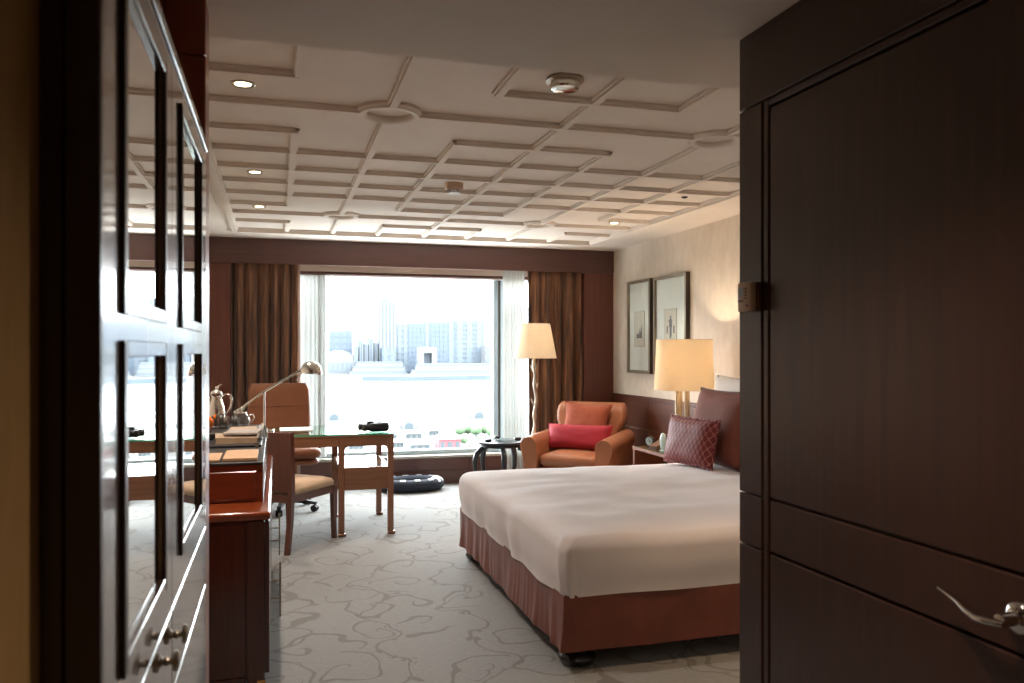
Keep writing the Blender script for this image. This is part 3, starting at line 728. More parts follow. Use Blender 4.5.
# skirt: gathered ribbon round three sides
def skirt_pts():
    pts = []
    def seg(p, q, n):
        for i in range(n): pts.append((p[0]+(q[0]-p[0])*i/n, p[1]+(q[1]-p[1])*i/n, (p, q)))
    seg((hx, -hy), (-hx, -hy), 230); seg((-hx, -hy), (-hx, hy), 220); seg((-hx, hy), (hx, hy), 120); pts.append((hx, hy, ((-hx, hy), (hx, hy))))
    return pts
sp_ = skirt_pts(); loops = []
for zi, z in enumerate((.335, .31, .25, .18, .12, .092)):
    L = []
    t = (.335-z)/.243
    for i, (x, y, (p, q)) in enumerate(sp_):
        nx, ny = (q[1]-p[1]), -(q[0]-p[0]); ln_ = math.hypot(nx, ny); nx, ny = -nx/ln_, -ny/ln_
        out = (1 if (nx*x+ny*y) > 0 else -1); nx *= out; ny *= out
        side = abs(x+hx) < .001
        amp = (.010 if side else .003)*t
        s_ = i*.0093
        wv_ = amp*(.7*math.sin(s_*2*PI/.17+6*noise.noise((s_*1.7, 0, 5)))*(.5+noise.noise((s_*1.1, 4, 2)))+1.3*noise.noise((s_*9, z*5, 1))+.8*noise.noise((s_*22, z*2, 6)))
        d_ = .006*t+wv_
        L.append((x+nx*d_, y+ny*d_, z+(.006*noise.noise((s_*2, 3, 3)) if zi == 5 else 0)))
    loops.append(L)
g = G(); g.loft(loops, cap=False, closed=False)
g.loft([[(x*(1-.012/hx), y*(1-.012/hy), z) for x, y, z in L] for L in loops], cap=False, closed=False)
g.obj('skirt', 'fabric_skirt', bed)
for x in (-hx+.10, hx-.12):
    for y in (-hy+.10, hy-.10):
        G().lathe([(.052, 0), (.075, .012), (.085, .035), (.072, .060), (.055, .068), (.076, .080), (.080, .095), (.07, .109)], 24, (x, y, 0)).obj('foot', 'wood_black', bed)
B((-hx+.05, -hy+.05, .329), (hx-.02, hy-.05, .50), .05, 4).obj('mattress', 'fabric_pillow', bed)
# duvet draped over the mattress
def dz(x, y, e):
    n = noise.noise((x*1.3+4, y*2.2, 1))*.016+noise.noise((x*3.2, y*5.5+2, 7))*.007+noise.noise((x*7, y*3+6, 2))*.003
    return n*e
g = G(); L = []; NP = 48
rings = []
for t in [k/26 for k in range(1, 27)]:
    rings.append(('top', t))
cr = .065
for k in range(1, 9): rings.append(('arc', k/8*PI/2))
for k in range(1, 7): rings.append(('drop', k/6))
Hd = .595; ox, oy = bc
dx, dyy = hx+.012, hy+.012
def rr2(ax, ay, r, n):
    pts = []
    for qx, qy, a0 in ((1, 1, 0), (-1, 1, PI/2), (-1, -1, PI), (1, -1, 1.5*PI)):
        for i in range(9):
            a = a0+PI/2*i/8; pts.append((qx*(ax-r)+r*math.cos(a), qy*(ay-r)+r*math.sin(a)))
        # straight run to the next corner
        nq = {(1, 1): (-1, 1), (-1, 1): (-1, -1), (-1, -1): (1, -1), (1, -1): (1, 1)}[(qx, qy)]
        a = a0+PI/2; p = pts[-1]; q_ = (nq[0]*(ax-r)+r*math.cos(a), nq[1]*(ay-r)+r*math.sin(a))
        for i in range(1, n): pts.append((p[0]+(q_[0]-p[0])*i/n, p[1]+(q_[1]-p[1])*i/n))
    return pts
for kind, t in rings:
    pts = []
    if kind == 'top':
        for x, y in rr2((dx-cr)*t, (dyy-cr)*t, min(.05, .05*t+.001), NP):
            crown = .018*(1-t**3)
            pts.append((x, y, Hd-.012+crown+dz(x, y, 1)))
    else:
        if kind == 'arc': ins = cr*(1-math.sin(t)); zz = Hd-.012-cr*(1-math.cos(t)); zt = 0
        else: ins = 0; zz = Hd-.012-cr-(Hd-.012-cr-.325)*t; zt = t
        base = rr2(dx-ins, dyy-ins, .05+.035*zt*.5+.5*(cr-ins)*.4, NP)
        for i, (x, y) in enumerate(base):
            fl = .012*zt; ex = math.copysign(1, x) if abs(abs(x)-(dx-ins)) < .03 else 0; ey = math.copysign(1, y) if abs(abs(y)-(dyy-ins)) < .03 else 0
            s_ = x*1.0+y*1.7
            bul = .012*math.sin(PI*min(1, zt+.15)) + .012*noise.noise((s_*3.2, zz*2, 4))*(zt+.3)+.006*math.sin(y*16+3*noise.noise((y*2, zz, 1)))*(zt+.2)*(1 if ex < 0 else 0)
            if x < -(dx-ins)+.05 and y < -(dyy-ins)+.05: ex, ey, bul = -1, -1, bul+.012*(1 if kind == 'drop' else math.sin(t))
            pts.append((x+ex*(bul-.008*zt), y+ey*(bul-.008*zt), zz+dz(x, y, 1 if kind == 'arc' else 1-zt)+.006*noise.noise((s_*2.5, 0, 9))*zt))
    L.append(pts)
g.loft(L, cap=False)
k = len(g.v); n0 = len(L[0]); g.v.append((0, 0, Hd-.012+.018+dz(0, 0, 1)))
for j in range(n0): g.f.append([j, (j+1) % n0, k]); g.sm.append(True)
dvt = item(g, 'duvet', 'fabric_duvet', 'plump white duvet spread over the whole bed', 'duvet'); dvt.location = (bc[0], bc[1], 0)

# cushions
def cushion(name, mat, label, cat, W, H, T, loc, rz, lean, edge=None, group=None, pinch=.06, roll=0, ruffle=False):
    """stands on its lower edge; local x = width, z = height, faces -y"""
    n = 22; loops = []
    def pos(u, v, side):
        cu, cv = 1-pinch*(1-v*v), 1-pinch*(1-u*u)
        e = max(0, (1-u**4))*max(0, (1-v**4)); th_ = T/2*e**.55
        wr_ = .006*noise.noise((u*2.2+W*9, v*2.2, side*3+H*5))*e
        return (W/2*u*cv if False else W/2*u*(1-pinch*(1-v*v)), side*(th_+wr_), H/2+H/2*v*(1-pinch*(1-u*u)))
    g = G(); V = []; Fs = []
    for side in (-1, 1):
        k = len(V)
        for i in range(n+1):
            for j in range(n+1): V.append(pos(-1+2*i/n, -1+2*j/n, side))
        for i in range(n):
            for j in range(n):
                a = k+i*(n+1)+j; Fs.append((a, a+1, a+n+2, a+n+1))
    g.add(V, Fs, True)
    me_v = g
    o = g.obj(name, mat)
    bm = bmesh.new(); bm.from_mesh(o.data); bmesh.ops.remove_doubles(bm, verts=bm.verts, dist=.0002); bmesh.ops.recalc_face_normals(bm, faces=bm.faces); bm.to_mesh(o.data); bm.free()
    tag(o, label, cat, group)
    o.matrix_world = Matrix.Translation(loc) @ Matrix.Rotation(rz, 4, 'Z') @ Matrix.Rotation(-lean, 4, 'X') @ Matrix.Rotation(roll, 4, 'Y')
    if edge:
        m_ = 24; pts = []
        per = [(-1+2*i/m_, -1) for i in range(m_)]+[(1, -1+2*i/m_) for i in range(m_)]+[(1-2*i/m_, 1) for i in range(m_)]+[(-1, 1-2*i/m_) for i in range(m_)]
        for i, (u, v) in enumerate(per):
            p = pos(u, v, 1); off = (.006*math.sin(i*2.1) if ruffle else 0)
            pts.append((p[0], off, p[2]))
        G().tube(pts, .005 if not ruffle else .009, 8, closed=True).obj('piping', edge, o)
    return o
cushion('bed_cushion', 'fabric_ogee', 'small dark red patterned cushion propped in front on the bed', 'cushion', .54, .33, .14, (2.715, 5.03, .607), math.radians(-82), math.radians(12), 'fabric_ogee', ruffle=True)
cushion('bed_cushion', 'fabric_rust', 'large plain rust brown cushion with dark piping on the bed', 'cushion', .66, .53, .15, (2.885, 4.99, .607), math.radians(-88), math.radians(13), 'piping_brown')
cushion('bed_pillow', 'fabric_pillow', 'white pillow standing at the head of the bed', 'pillow', .74, .62, .16, (3.08, 5.06, .604), math.radians(-90), math.radians(10))

# ------------------------------------------------------------------ nightstand, lamp and small things
ns = thing('nightstand', 'brown wooden nightstand with open niche between bed and armchair', 'nightstand', (3.165, 5.86, 0))
# local: front faces -x
G().box((-.325, -.32, .575), (.34, .335, .60), .003, 1).obj('top', 'wood_night', ns)
for y0_, y1_ in ((-.32, -.285), (.30, .335)): G().box((-.32, y0_, 0), (.335, y1_, .5745), .003, 1).obj('side_panel', 'wood_night', ns)
G().box((-.315, -.2845, .30), (.33, .2995, .325), .002, 1).obj('shelf', 'wood_night', ns)
G().box((.315, -.2845, .02), (.334, .2995, .5745), 0).obj('back_panel', 'wood_wainscot', ns)
d = G().box((-.318, -.280, .04), (.30, .295, .29), .003, 1).obj('drawer', 'wood_night', ns)
G().tube([(-.335, -.03, .18), (-.335, .06, .18)], .006, 8).obj('handle', 'nickel', d)
G().box((-.32, -.315, .6002), (.33, .33, .606), .001, 1).obj('glass_top', 'glass_green', ns)
NZ = .6065
lx, ly = 3.145, 5.87
nl = thing('table_lamp', 'lit bedside lamp with cream drum shade on paired metal columns', 'lamp', (lx, ly, NZ))
G().box((-.10, -.10, 0), (.10, .10, .02), .003, 1).obj('base', 'lamp_brass_column', nl)
for x, y in ((-.045, .03), (0, -.04), (.045, .03), (-.01, .05)):
    G().tube([(x, y, .0205), (x, y, .53)], .019, 14).obj('column', 'lamp_brass_column', nl)
sz0, sz1, sr0, sr1 = 1.082-NZ, 1.482-NZ, .238, .222
sh = G(); sh.lathe([(sr0, sz0), (sr1, sz1), (sr1-.003, sz1), (sr0-.003, sz0)], 48)
# open ended shell
sh = G(); n = 48
loops = [[(r*math.cos(2*PI*j/n), r*math.sin(2*PI*j/n), z) for j in range(n)] for r, z in ((sr0, sz0), (sr1, sz1), (sr1-.003, sz1), (sr0-.003, sz0))]
sh.loft(loops, ring=True); shd = sh.obj('lamp_shade', 'shade_cream', nl)
for r, z in ((sr0+.001, sz0), (sr1+.001, sz1)):
    G().tube([(r*math.cos(2*PI*j/n), r*math.sin(2*PI*j/n), z) for j in range(n)], .003, 6, closed=True).obj('shade_trim', 'shade_cream', shd)
G().tube([(0, 0, .53), (0, 0, .60)], .012, 10).obj('socket', 'nickel', nl)
G().sphere((0, 0, .65), .03, 16, 10).obj('bulb', 'bulb_glow', nl)
lightobj('bedside_light', 'POINT', (0, 0, .655), 62, WARM, nl, shadow_soft_size=.035)
ck = thing('alarm_clock', 'small round grey alarm clock on the nightstand corner', 'clock', (2.955, 6.10, NZ), math.radians(-60))
M = Matrix.Translation((0, 0, .042)) @ Matrix.Rotation(PI/2, 4, 'X')
G().lathe([(.036, -.012), (.040, -.010), (.040, .010), (.036, .012)], 24, M=M).obj('case', 'table_metal', ck)
G().lathe([(.033, .0122), (.033, .0128)], 24, M=M).obj('dial', 'screen_grey', ck)
G().box((-.002, -.0138, .040), (.002, -.0132, .066), 0).obj('hand', 'black_plastic', ck)
G().box((.0, -.0138, .040), (.018, -.0132, .044), 0).obj('hand', 'black_plastic', ck)
G().box((-.022, -.014, 0), (.022, .014, .006), .002, 1).obj('foot', 'table_metal', ck)
G().prism([(-.06, 0), (.05, 0), (.06, .062), (.052, .062), (-.06, .02)], 'y', -.038, .038)
g = G(); g.prism([(-.06, 0), (.06, 0), (.06, .055), (.048, .060), (-.06, .022)], 'y', -.04, .04)
o = item(g, 'telephone_stand', 'plastic_brown', 'small dark wedge-shaped stand on the nightstand', 'stand'); o.location = (2.955, 5.955, NZ); o.rotation_euler = (0, 0, .35)
eg = thing('egg_clock', 'pale glass oval ornament on a small foot on the nightstand', 'ornament', (2.90, 5.755, NZ), math.radians(-70))
G().sphere((0, 0, .075), .055, 24, 14, (.62, .28, 1.25)).obj('oval', 'stone_glass', eg)
G().box((-.028, -.016, 0), (.028, .016, .012), .003, 1).obj('foot', 'stone_glass', eg)

# ------------------------------------------------------------------ pictures on the right wall
def picture(y0_, y1_, z0, z1, label, kind):
    p = thing('framed_print', label, 'picture', (XR-.001, (y0_+y1_)/2, z0))
    h_, hw_ = z1-z0, (y1_-y0_)/2; fr = .03; dp = .045
    for lo, hi in (((-hw_, 0), (-hw_+fr, h_)), ((hw_-fr, 0), (hw_, h_)), ((-hw_+fr, 0), (hw_-fr, fr)), ((-hw_+fr, h_-fr), (hw_-fr, h_))):
        G().box((-dp, lo[0], lo[1]), (0, hi[0], hi[1]), .004, 1).obj('frame', 'frame_silver', p)
    for s in (-1, 1): G().box((-dp+.004, s*(hw_+.0002), .002), (-.001, s*(hw_+.003), h_-.002), 0).obj('frame_side', 'frame_shadow', p)
    G().box((-.020, -hw_+fr, fr), (-.002, hw_-fr, h_-fr)).obj('mat_board', 'mat_board', p)
    G().box((-.0225, -.115, .27), (-.0202, .115, h_-.32)).obj('print', 'print_paper', p)
    g = G()
    for lo, hi in (((-.118, .267), (-.115, h_-.317)), ((.115, .267), (.118, h_-.317)), ((-.115, .267), (.115, .270)), ((-.115, h_-.320), (.115, h_-.317))): g.box((-.024, lo[0], lo[1]), (-.0205, hi[0], hi[1]))
    g.obj('print_border', 'frame_silver', p)
    g = G(); X0_, X1_ = -.0236, -.0226
    def blk(ya, za, yb, zb): g.box((X0_, min(ya, yb), za), (X1_, max(ya, yb), zb))
    if kind == 0:
        blk(.085, .355, -.06, .361); blk(.07, .361, .02, .395); blk(.012, .361, -.03, .42); blk(-.034, .361, -.05, .45); blk(.055, .395, .045, .41); blk(.0, .42, -.012, .45)
        g.add([(X0_, -.034, .45), (X0_, -.05, .45), (X0_, -.042, .49), (X1_, -.034, .45), (X1_, -.05, .45), (X1_, -.042, .49)], [(0, 1, 2), (3, 4, 5), (0, 1, 4, 3), (1, 2, 5, 4), (2, 0, 3, 5)])
    else:
        blk(.022, .345, -.022, .352); blk(.018, .352, -.004, .45); blk(-.002, .36, -.02, .45); blk(.03, .45, -.03, .52); blk(.014, .52, -.014, .555); blk(.078, .39, .052, .46); blk(-.052, .39, -.078, .46); blk(.05, .50, .03, .51)
    g.obj('drawing', 'print_ink', p)
    G().box((-.029, -hw_+fr, fr), (-.027, hw_-fr, h_-fr)).obj('glazing', 'picture_glass', p)
    return p
picture(7.225, 7.765, 1.165, 2.105, 'tall framed print of a building in a silver frame, nearer the window', 0)
picture(6.50, 7.15, 1.165, 2.10, 'tall framed print of a figure in a silver frame, above the lamp', 1)

# ------------------------------------------------------------------ armchair with cushions
ar = thing('armchair', 'tan leather club armchair in the corner by the window', 'armchair', (2.83, 7.36, 0), math.atan2(-.52, .60))
# local: x = width, faces -y
hw = .44
def tapered(hx0, hy0, hx1, hy1, z0, z1, r, cyy): return G().loft([rrect(hx0, hy0, r, z0, 6, 0, cyy), rrect(hx1, hy1, r, z1, 6, 0, cyy)])
softbox(.285, .36, .12, .305, .04, 0, -.03).obj('seat_base', 'leather_tan', ar)
softbox(.278, .34, .308, .42, .06, .025, -.06).obj('seat_cushion', 'leather_tan', ar)
# arms: rolled profile lofted front to back
for s in (-1, 1):
    L = []
    for k in range(9):
        t = k/8; y = -.42+.74*t; zt = .585+.035*t; rr = .082
        P = [(.292, .10), (.292, .30), (.292, zt-.10)]
        for q in range(9):
            a = math.radians(200-q*27.5); P.append((.372+rr*math.cos(a), zt-rr+rr*math.sin(a)))
        P += [(.425, zt-.19), (.418, .30), (.415, .10)]
        sh_ = 1-.03*(1-min(1, t*8))
        cxm, czm = .355, .36
        L.append([(s*(cxm+(px_-cxm)*sh_), y, czm+(pz_-czm)*sh_) for px_, pz_ in P])
    a_m = G().loft(L).obj('arm', 'leather_tan', ar)
    G().tube([(p[0], p[1]-.002, p[2]) for p in L[0]], .005, 6).obj('arm_piping', 'leather_tan', a_m)
L = []
for k in range(14):
    t = k/13; z = .30+.575*t; yb = .24+.12*t; hx_ = .285+.075*min(1, max(0, (t-.45)/.25)); ins = .03*max(0, (t-.86)/.14)**2
    L.append([(x, y+yb, z) for x, y, _ in rrect(hx_-ins, .085-ins*1.2, .045, 0, 7)])
G().loft(L).obj('backrest', 'leather_tan', ar)
G().box((-.41, .325, .12), (.41, .40, .60), .02, 3).obj('back_shell', 'leather_tan', ar)
for x in (-.34, .34):
    for y in (-.36, .33): G().lathe([(.018, 0), (.026, .10), (.03, .119)], 14, (x, y, 0)).obj('foot', 'wood_black', ar)
Ra = Matrix.Rotation(math.atan2(-.52, .60), 4, 'Z'); La = Matrix.Translation((2.83, 7.36, 0)) @ Ra
rz_a = math.atan2(-.52, .60)
p = La @ Vector((.0, -.09, .448)); cushion('armchair_cushion', 'fabric_red', 'long bright red cushion lying across the armchair seat', 'cushion',   .66, .24, .15, p, rz_a-.0, math.radians(18), 'fabric_red')
p = La @ Vector((-.02, .085, .50)); cushion('armchair_cushion', 'fabric_orange', 'square orange-rust cushion leaning on the armchair back', 'cushion', .50, .40, .13, p, rz_a, math.radians(20), 'fabric_orange', roll=.06, pinch=.15)

# ------------------------------------------------------------------ side table
st = thing('side_table', 'dark round side table with curved legs next to the armchair', 'side table', (2.10, 7.62, 0))
G().lathe([(.225, .492), (.24, .500), (.24, .512), (.232, .516)], 40).obj('table_top', 'table_metal', st)
G().lathe([(.205, .462), (.205, .4915)], 36).obj('apron', 'table_metal', st)
for k in range(5):
    a = 2*PI*k/5+PI+.15; M = Matrix.Rotation(a, 4, 'Z'); pts = []
    for x, z in ((.17, .45), (.215, .44), (.255, .40), (.275, .33), (.27, .24), (.235, .14), (.215, .06), (.235, .012)): pts.append((x, 0, z))
    G().tube(pts, [.024, .026, .027, .026, .022, .018, .016, .012], 10, M=M, flat=1.0).obj('leg', 'table_metal', st)
for k in range(3):
    a = (PI+.45, PI/2+.02, -.1)[k]
    x, y = .165*math.cos(a), .165*math.sin(a)
    M = Matrix.Translation((x, y, .5165)) @ Matrix.Rotation(a, 4, 'Z')
    o = item(G().box((-.03, -.02, 0), (.03, .02, .028), .005, 2, ), 'coaster_block', 'black_plastic', ('small black block on the side table, nearest the bed', 'small black block at the back of the side table', 'small black block on the side table, nearest the armchair')[k], 'block', 'small black blocks on the side table')
    o.matrix_world = Matrix.Translation((2.10, 7.62, 0)) @ M
o = item(G().lathe([(.10, 0), (.115, .012), (.112, .013), (.095, .004)], 32), 'glass_dish', 'glassware', 'shallow clear dish in the middle of the side table', 'dish'); o.location = (2.11, 7.63, .5165)

# ------------------------------------------------------------------ floor lamp
fl = thing('floor_lamp', 'floor lamp with white cone shade and silvered branch-like stem', 'floor lamp', (2.545, 7.93, 0))
G().lathe([(.13, 0), (.135, .008), (.12, .018), (.03, .03), (.018, .05)], 28).obj('base', 'lamp_silvered', fl)
pts = []; rs = []
for k in range(40):
    z = .04+1.28*k/39; pts.append((.012*math.sin(z*9)+.006*math.sin(z*23), .012*math.cos(z*8), z)); rs.append(.013+.006*abs(math.sin(z*14))+.003*math.sin(z*37))
pole = G().tube(pts, rs, 10).obj('stem', 'lamp_silvered', fl)
for z, a in ((1.20, 2.6), (1.02, .4), (.86, 3.4), (.70, 1.0), (.52, 2.2)):
    G().tube([(0.008*math.cos(a), .008*math.sin(a), z-.02), (.03*math.cos(a), .03*math.sin(a), z+.01), (.042*math.cos(a), .042*math.sin(a), z+.04)], [.012, .011, .006], 8).obj('twig', 'lamp_silvered', pole)
n = 48; fz0, fz1 = 1.315, 1.67
loops = [[(r*math.cos(2*PI*j/n), r*math.sin(2*PI*j/n), z) for j in range(n)] for r, z in ((.225, fz0), (.157, fz1), (.154, fz1), (.222, fz0))]
fs = G(); fs.loft(loops, ring=True); fs.obj('lamp_shade', 'shade_white', fl)
G().tube([(0, 0, 1.32), (0, 0, 1.42)], .01, 8).obj('socket', 'nickel', fl)
G().sphere((0, 0, 1.46), .028, 14, 10).obj('bulb', 'bulb_glow', fl)
lightobj('floor_lamp_light', 'POINT', (0, 0, 1.46), 8, WARM, fl, shadow_soft_size=.035)

# ------------------------------------------------------------------ curtains
def curtain(name, x0, x1, y, z0, z1, folds, amp, mat, label, cat, seed, pinch=.35):
    n = folds*14; nz_ = 14; front = []; back = []
    for k in range(nz_+1):
        t = k/nz_; z = z1+(z0-z1)*t; F = []; Bk = []
        for i in range(n+1):
            s = i/n; x = x0+(x1-x0)*s
            ph_ = 2*PI*folds*(s+.018*math.sin(7*s+seed)) + .5*noise.noise((s*5, t*1.2, seed))
            A = amp*(pinch+(1-pinch)*min(1, t*3.2))*(1+.45*noise.noise((s*6, seed, t*.7)))
            yy = y+A*math.sin(ph_)+.25*A*math.sin(2.3*ph_+seed)
            xx = x+.25*A*math.cos(ph_)+.012*noise.noise((s*4, t*2, seed+4))*t
            F.append((xx, yy-.002, z)); Bk.append((xx, yy+.002, z))
        front.append(F+Bk[::-1])
    g = G(); g.loft(front, closed=True); return item(g, name, mat, label, cat)
curtain('curtain', -.425, .215, 8.285, .01, 2.30, 6, .044, 'curtain_cloth', 'brown striped curtain hanging behind the desk chair', 'curtain', 1)
curtain('curtain', 2.57, 3.195, 8.285, .01, 2.30, 5, .044, 'curtain_cloth', 'brown striped curtain hanging behind the floor lamp', 'curtain', 5)
curtain('sheer_curtain', .205, .475, 8.40, .32, 2.155, 6, .016, 'sheer', 'white sheer curtain next to the desk lamp', 'sheer curtain', 2)
curtain('sheer_curtain', 2.31, 2.552, 8.318, .01, 2.30, 7, .013, 'sheer', 'white sheer curtain between the window and the floor lamp', 'sheer curtain', 9)

# ------------------------------------------------------------------ pet bed under the window
pb = thing('pet_bed', 'navy oval pet bed with white checks on the floor under the window', 'pet bed', (1.29, 8.06, 0))
A_, B_ = .27, .165
def ell(a, k=1): return (A_*k*math.cos(a), B_*k*math.sin(a))
N = 72; pts = [(*ell(2*PI*j/N), .062) for j in range(N)]
rim = G().tube(pts, [.060]*N, 14, closed=True).obj('rim', 'fabric_navy', pb)
G().loft([rrect(.22, .12, .11, z, 8) for z in (.004, .03)]+[rrect(.18, .09, .08, .045, 8), rrect(.05, .03, .02, .05, 8)]).obj('inner_cushion', 'fabric_navy_inner', pb)
def patch(a0, a1, b0, b1, r=.0615):
    g = G(); L = []
    for i in range(5):
        a = a0+(a1-a0)*i/4; c = Vector((*ell(a), .062)); out = Vector((math.cos(a)/A_, math.sin(a)/B_, 0)).normalized(); P = []
        for rr in (r, r+.0025):
            for j in (range(6) if rr == r else reversed(range(6))):
                b2 = b0+(b1-b0)*j/5; P.append(c+out*rr*math.cos(b2)+Vector((0, 0, rr*math.sin(b2))))
        L.append(P)
    g.loft(L); g.obj('white_check', 'fabric_white', rim)
for k in range(12):
    a = 2*PI*k/12+.12
    patch(a-.10, a+.10, math.radians(60), math.radians(95))
for k in range(4):
    a = -.55+.30*k; patch(a-.07, a+.07, math.radians(30), math.radians(150))

# ------------------------------------------------------------------ ceiling fittings
def downlight(x, y, label, on=True, zc=ZC, power=75, spread=100, col=(1, .83, .70)):
    d = thing('downlight', label, 'downlight', (x, y, zc-.0006))
    G().loft([[(r*math.cos(2*PI*j/28), r*math.sin(2*PI*j/28), z) for j in range(28)] for r, z in ((.050, 0), (.050, -.004), (.046, -.006), (.035, -.004), (.033, -.0005))], ring=True).obj('ring', 'nickel' if on else 'black_plastic', d)
    G().lathe([(.033, -.0028), (.033, -.0008)], 24).obj('lens', 'lamp_glow' if on else 'black_plastic', d)
    if on: lightobj('downlight_beam', 'SPOT', (0, 0, -.012), power, col, d, spot_size=math.radians(spread), spot_blend=.8, shadow_soft_size=.03)
downlight(-.135, 3.52, 'glowing downlight nearest the wardrobe'); downlight(-.13, 5.24, 'glowing downlight above the desk side of the ceiling'); downlight(-.13, 6.49, 'glowing downlight on the left closest to the window')
downlight(2.80, 6.48, 'glowing downlight above the nightstand corner')
downlight(2.80, 3.52, 'glowing downlight above the near side of the bed', power=22)
downlight(1.95, 2.66, 'added unseen downlight in the ceiling strip before the bed', power=48, spread=58, col=(1, .68, .42)); downlight(2.90, 2.66, 'added unseen downlight in the ceiling corner before the bed', power=48, spread=58, col=(1, .68, .42))  # unseen pair added to warm the carpet and lift the near ceiling
pn = thing('ceiling_sensor', 'tiny dark round sensor in the ceiling above the bed', 'sensor', (2.81, 5.24, ZC-.0006))
G().lathe([(.024, 0), (.022, -.006), (.008, -.012), (.001, -.013)], 20).obj('body', 'black_plastic', pn)
sd = thing('smoke_detector', 'round metal smoke detector on the ceiling near the soffit', 'smoke detector', (1.12, 3.09, ZC-.0006))
G().lathe([(.075, 0), (.078, -.012), (.062, -.014)], 32).obj('base', 'nickel', sd)
G().lathe([(.060, -.0145), (.064, -.03), (.056, -.045), (.02, -.052), (.001, -.053)], 32).obj('cover', 'chrome', sd)
sk = thing('heat_detector', 'slotted round detector hanging in the middle of the ceiling grid', 'heat detector', (1.125, 5.25, ZC-.0006))
G().lathe([(.062, 0), (.060, -.035), (.048, -.042)], 28).obj('body', 'plastic_beige', sk)
for k in range(8):
    a = 2*PI*k/8; G().box((-.006, -.003, -.065), (.006, .003, -.0425), 0, M=Matrix.Rotation(a, 4, 'Z') @ Matrix.Translation((.040, 0, 0))).obj('fin', 'paint_white', sk)
G().lathe([(.046, -.066), (.046, -.0655)], 24).obj('cap', 'paint_white', sk)
downlight(.50, -.25, 'corridor downlight behind the viewer', zc=ZS, power=26, spread=110); downlight(.50, 1.1, 'added unseen corridor downlight above the doorway', zc=ZS, power=26, spread=110)  # both out of view; the doorway one is added to brighten door and soffit

# ------------------------------------------------------------------ outside: harbour, far shore and waterfront
ZG = -45.0
ext('ext_water', (110, 116, 119), .25, (115, 120, 123), .01)
ext('ext_ground', (79, 82, 82), .9, (90, 91, 90), .05)
ext('ext_hill', (59, 63, 66), .9, (61, 65, 69), .004)
ext('ext_tower', (64, 70, 78), .7, (66, 73, 81), .02)
ext('ext_glass_tower', (61, 71, 82), .5, (66, 76, 86), .02)
ext('ext_blue', (51, 62, 76), .5, (54, 66, 79), .02)
ext('ext_pale', (79, 83, 86), .8, (83, 86, 89), .02)
ext('ext_pier', (54, 64, 75), .8, (59, 69, 79), .02)
ext('ext_roof', (86, 88, 88), .8, (91, 93, 93), .05)
ext('ext_tree', (55, 76, 51), .95, (74, 94, 69), .4)
ext('ext_red', (145, 63, 69), .8, (150, 69, 74), .1)
ext('ext_dark', (49, 59, 64), .8, (55, 64, 71), .1)
def P3(u, v, D):
    """point at camera distance D (metres along the view) seen in direction of a pixel"""
    a = (u-U0)/F_PX; return Vector((D*(SN+a*CS), D*(CS-a*SN), EYE+D*(V0-v)/F_PX))
def gdist(v): return F_PX*(EYE-ZG)/(v-V0)
hw_ = struct(B((-9000, 300, ZG-2), (12000, 15000, ZG)).obj('harbour_water', 'ext_water'), 'bright hazy harbour water')
struct(B((-3000, 60, ZG-1), (3000, 545, ZG+.8)).obj('waterfront_ground', 'ext_ground'), 'waterfront land below the window')
struct(B((-6000, 1400, ZG-1), (9000, 3800, ZG+1.5)).obj('far_shore', 'ext_ground'), 'far side of the harbour')
# hills
def hill(name, pts, D, label):
    g = G(); L = []
    for dd, k in ((0, 0.0), (250, .6), (600, 1.0), (1000, .6), (1500, 0)):
        L.append([(x+25*noise.noise((i*.7, dd*.01, 2)), D+dd, ZG+k*(z+12*noise.noise((i*.9, dd*.02, 7)))) for i, (x, z) in enumerate(pts)])
    g.loft(L, cap=False, closed=False); struct(g.obj(name, 'ext_hill'), label)
D = 4200.
hp = []
for u, v in ((60, 330), (150, 318), (230, 306), (300, 300), (330, 298), (350, 303), (375, 316), (400, 314), (425, 322), (455, 316), (480, 312), (510, 306), (560, 314), (640, 320), (760, 330)):
    p = P3(u, v, D+600); hp.append((p.x, p.z-ZG))
hill('hazy_hills', hp, 3900., 'pale hazy hills beyond the far shore')
BN = [0]
def building(u0, u1, vt, D, mat, label, bands=0, rows=0, depth=45, name='tower_block', band_mat='ext_blue', stripes=None):
    Yb = ROWY+(D-Ds-60); (xa, ztop), (xb, _) = ony(u0, vt, Yb), ony(u1, vt, Yb)
    t = thing(name, label, 'building', ((xa+xb)/2, Yb, ZG+1.5)); hw2 = (xb-xa)/2*.995; H = ztop-ZG-1.5
    G().box((-hw2, 0, 0), (hw2, depth, H), 0).obj('wall', mat, t)
    for i in range(bands):
        x = -hw2+2*hw2*(i+.5)/bands; w2 = 2*hw2/bands*.28
        G().box((x-w2, -.9, H*.03), (x+w2, -.01, H*.98)).obj('window_strip', band_mat, t)
    for i in range(rows):
        z = H*(i+.6)/(rows+.4); G().box((-hw2*.97, -1.3, z-H*.14/rows), (hw2*.97, -.91 if bands else -.01, z+H*.14/rows)).obj('window_band', band_mat, t)
    return t, hw2, H
Ds = 1480.
ROWY = P3(420, 340, Ds+60).y
t, h2, H = building(379, 397, 302, Ds+60, 'ext_tower', 'tallest pale tower on the far shore', 5, 0, 30, band_mat='ext_pale')
G().box((-h2*.7, 6, H), (h2*.2, 24, H+6)).obj('roof_plant', 'ext_tower', t)
building(329, 352, 331, Ds+110, 'ext_glass_tower', 'blue-grey block at the left edge of the window view', 3, 6, 40)
building(397, 408, 324, Ds+60, 'ext_tower', 'narrow pale block right beside the tallest tower', 2, 8, 40, band_mat='ext_glass_tower')
building(408, 424, 323, Ds+60, 'ext_glass_tower', 'blue glass block, second right of the tallest tower', 4, 10, 40)
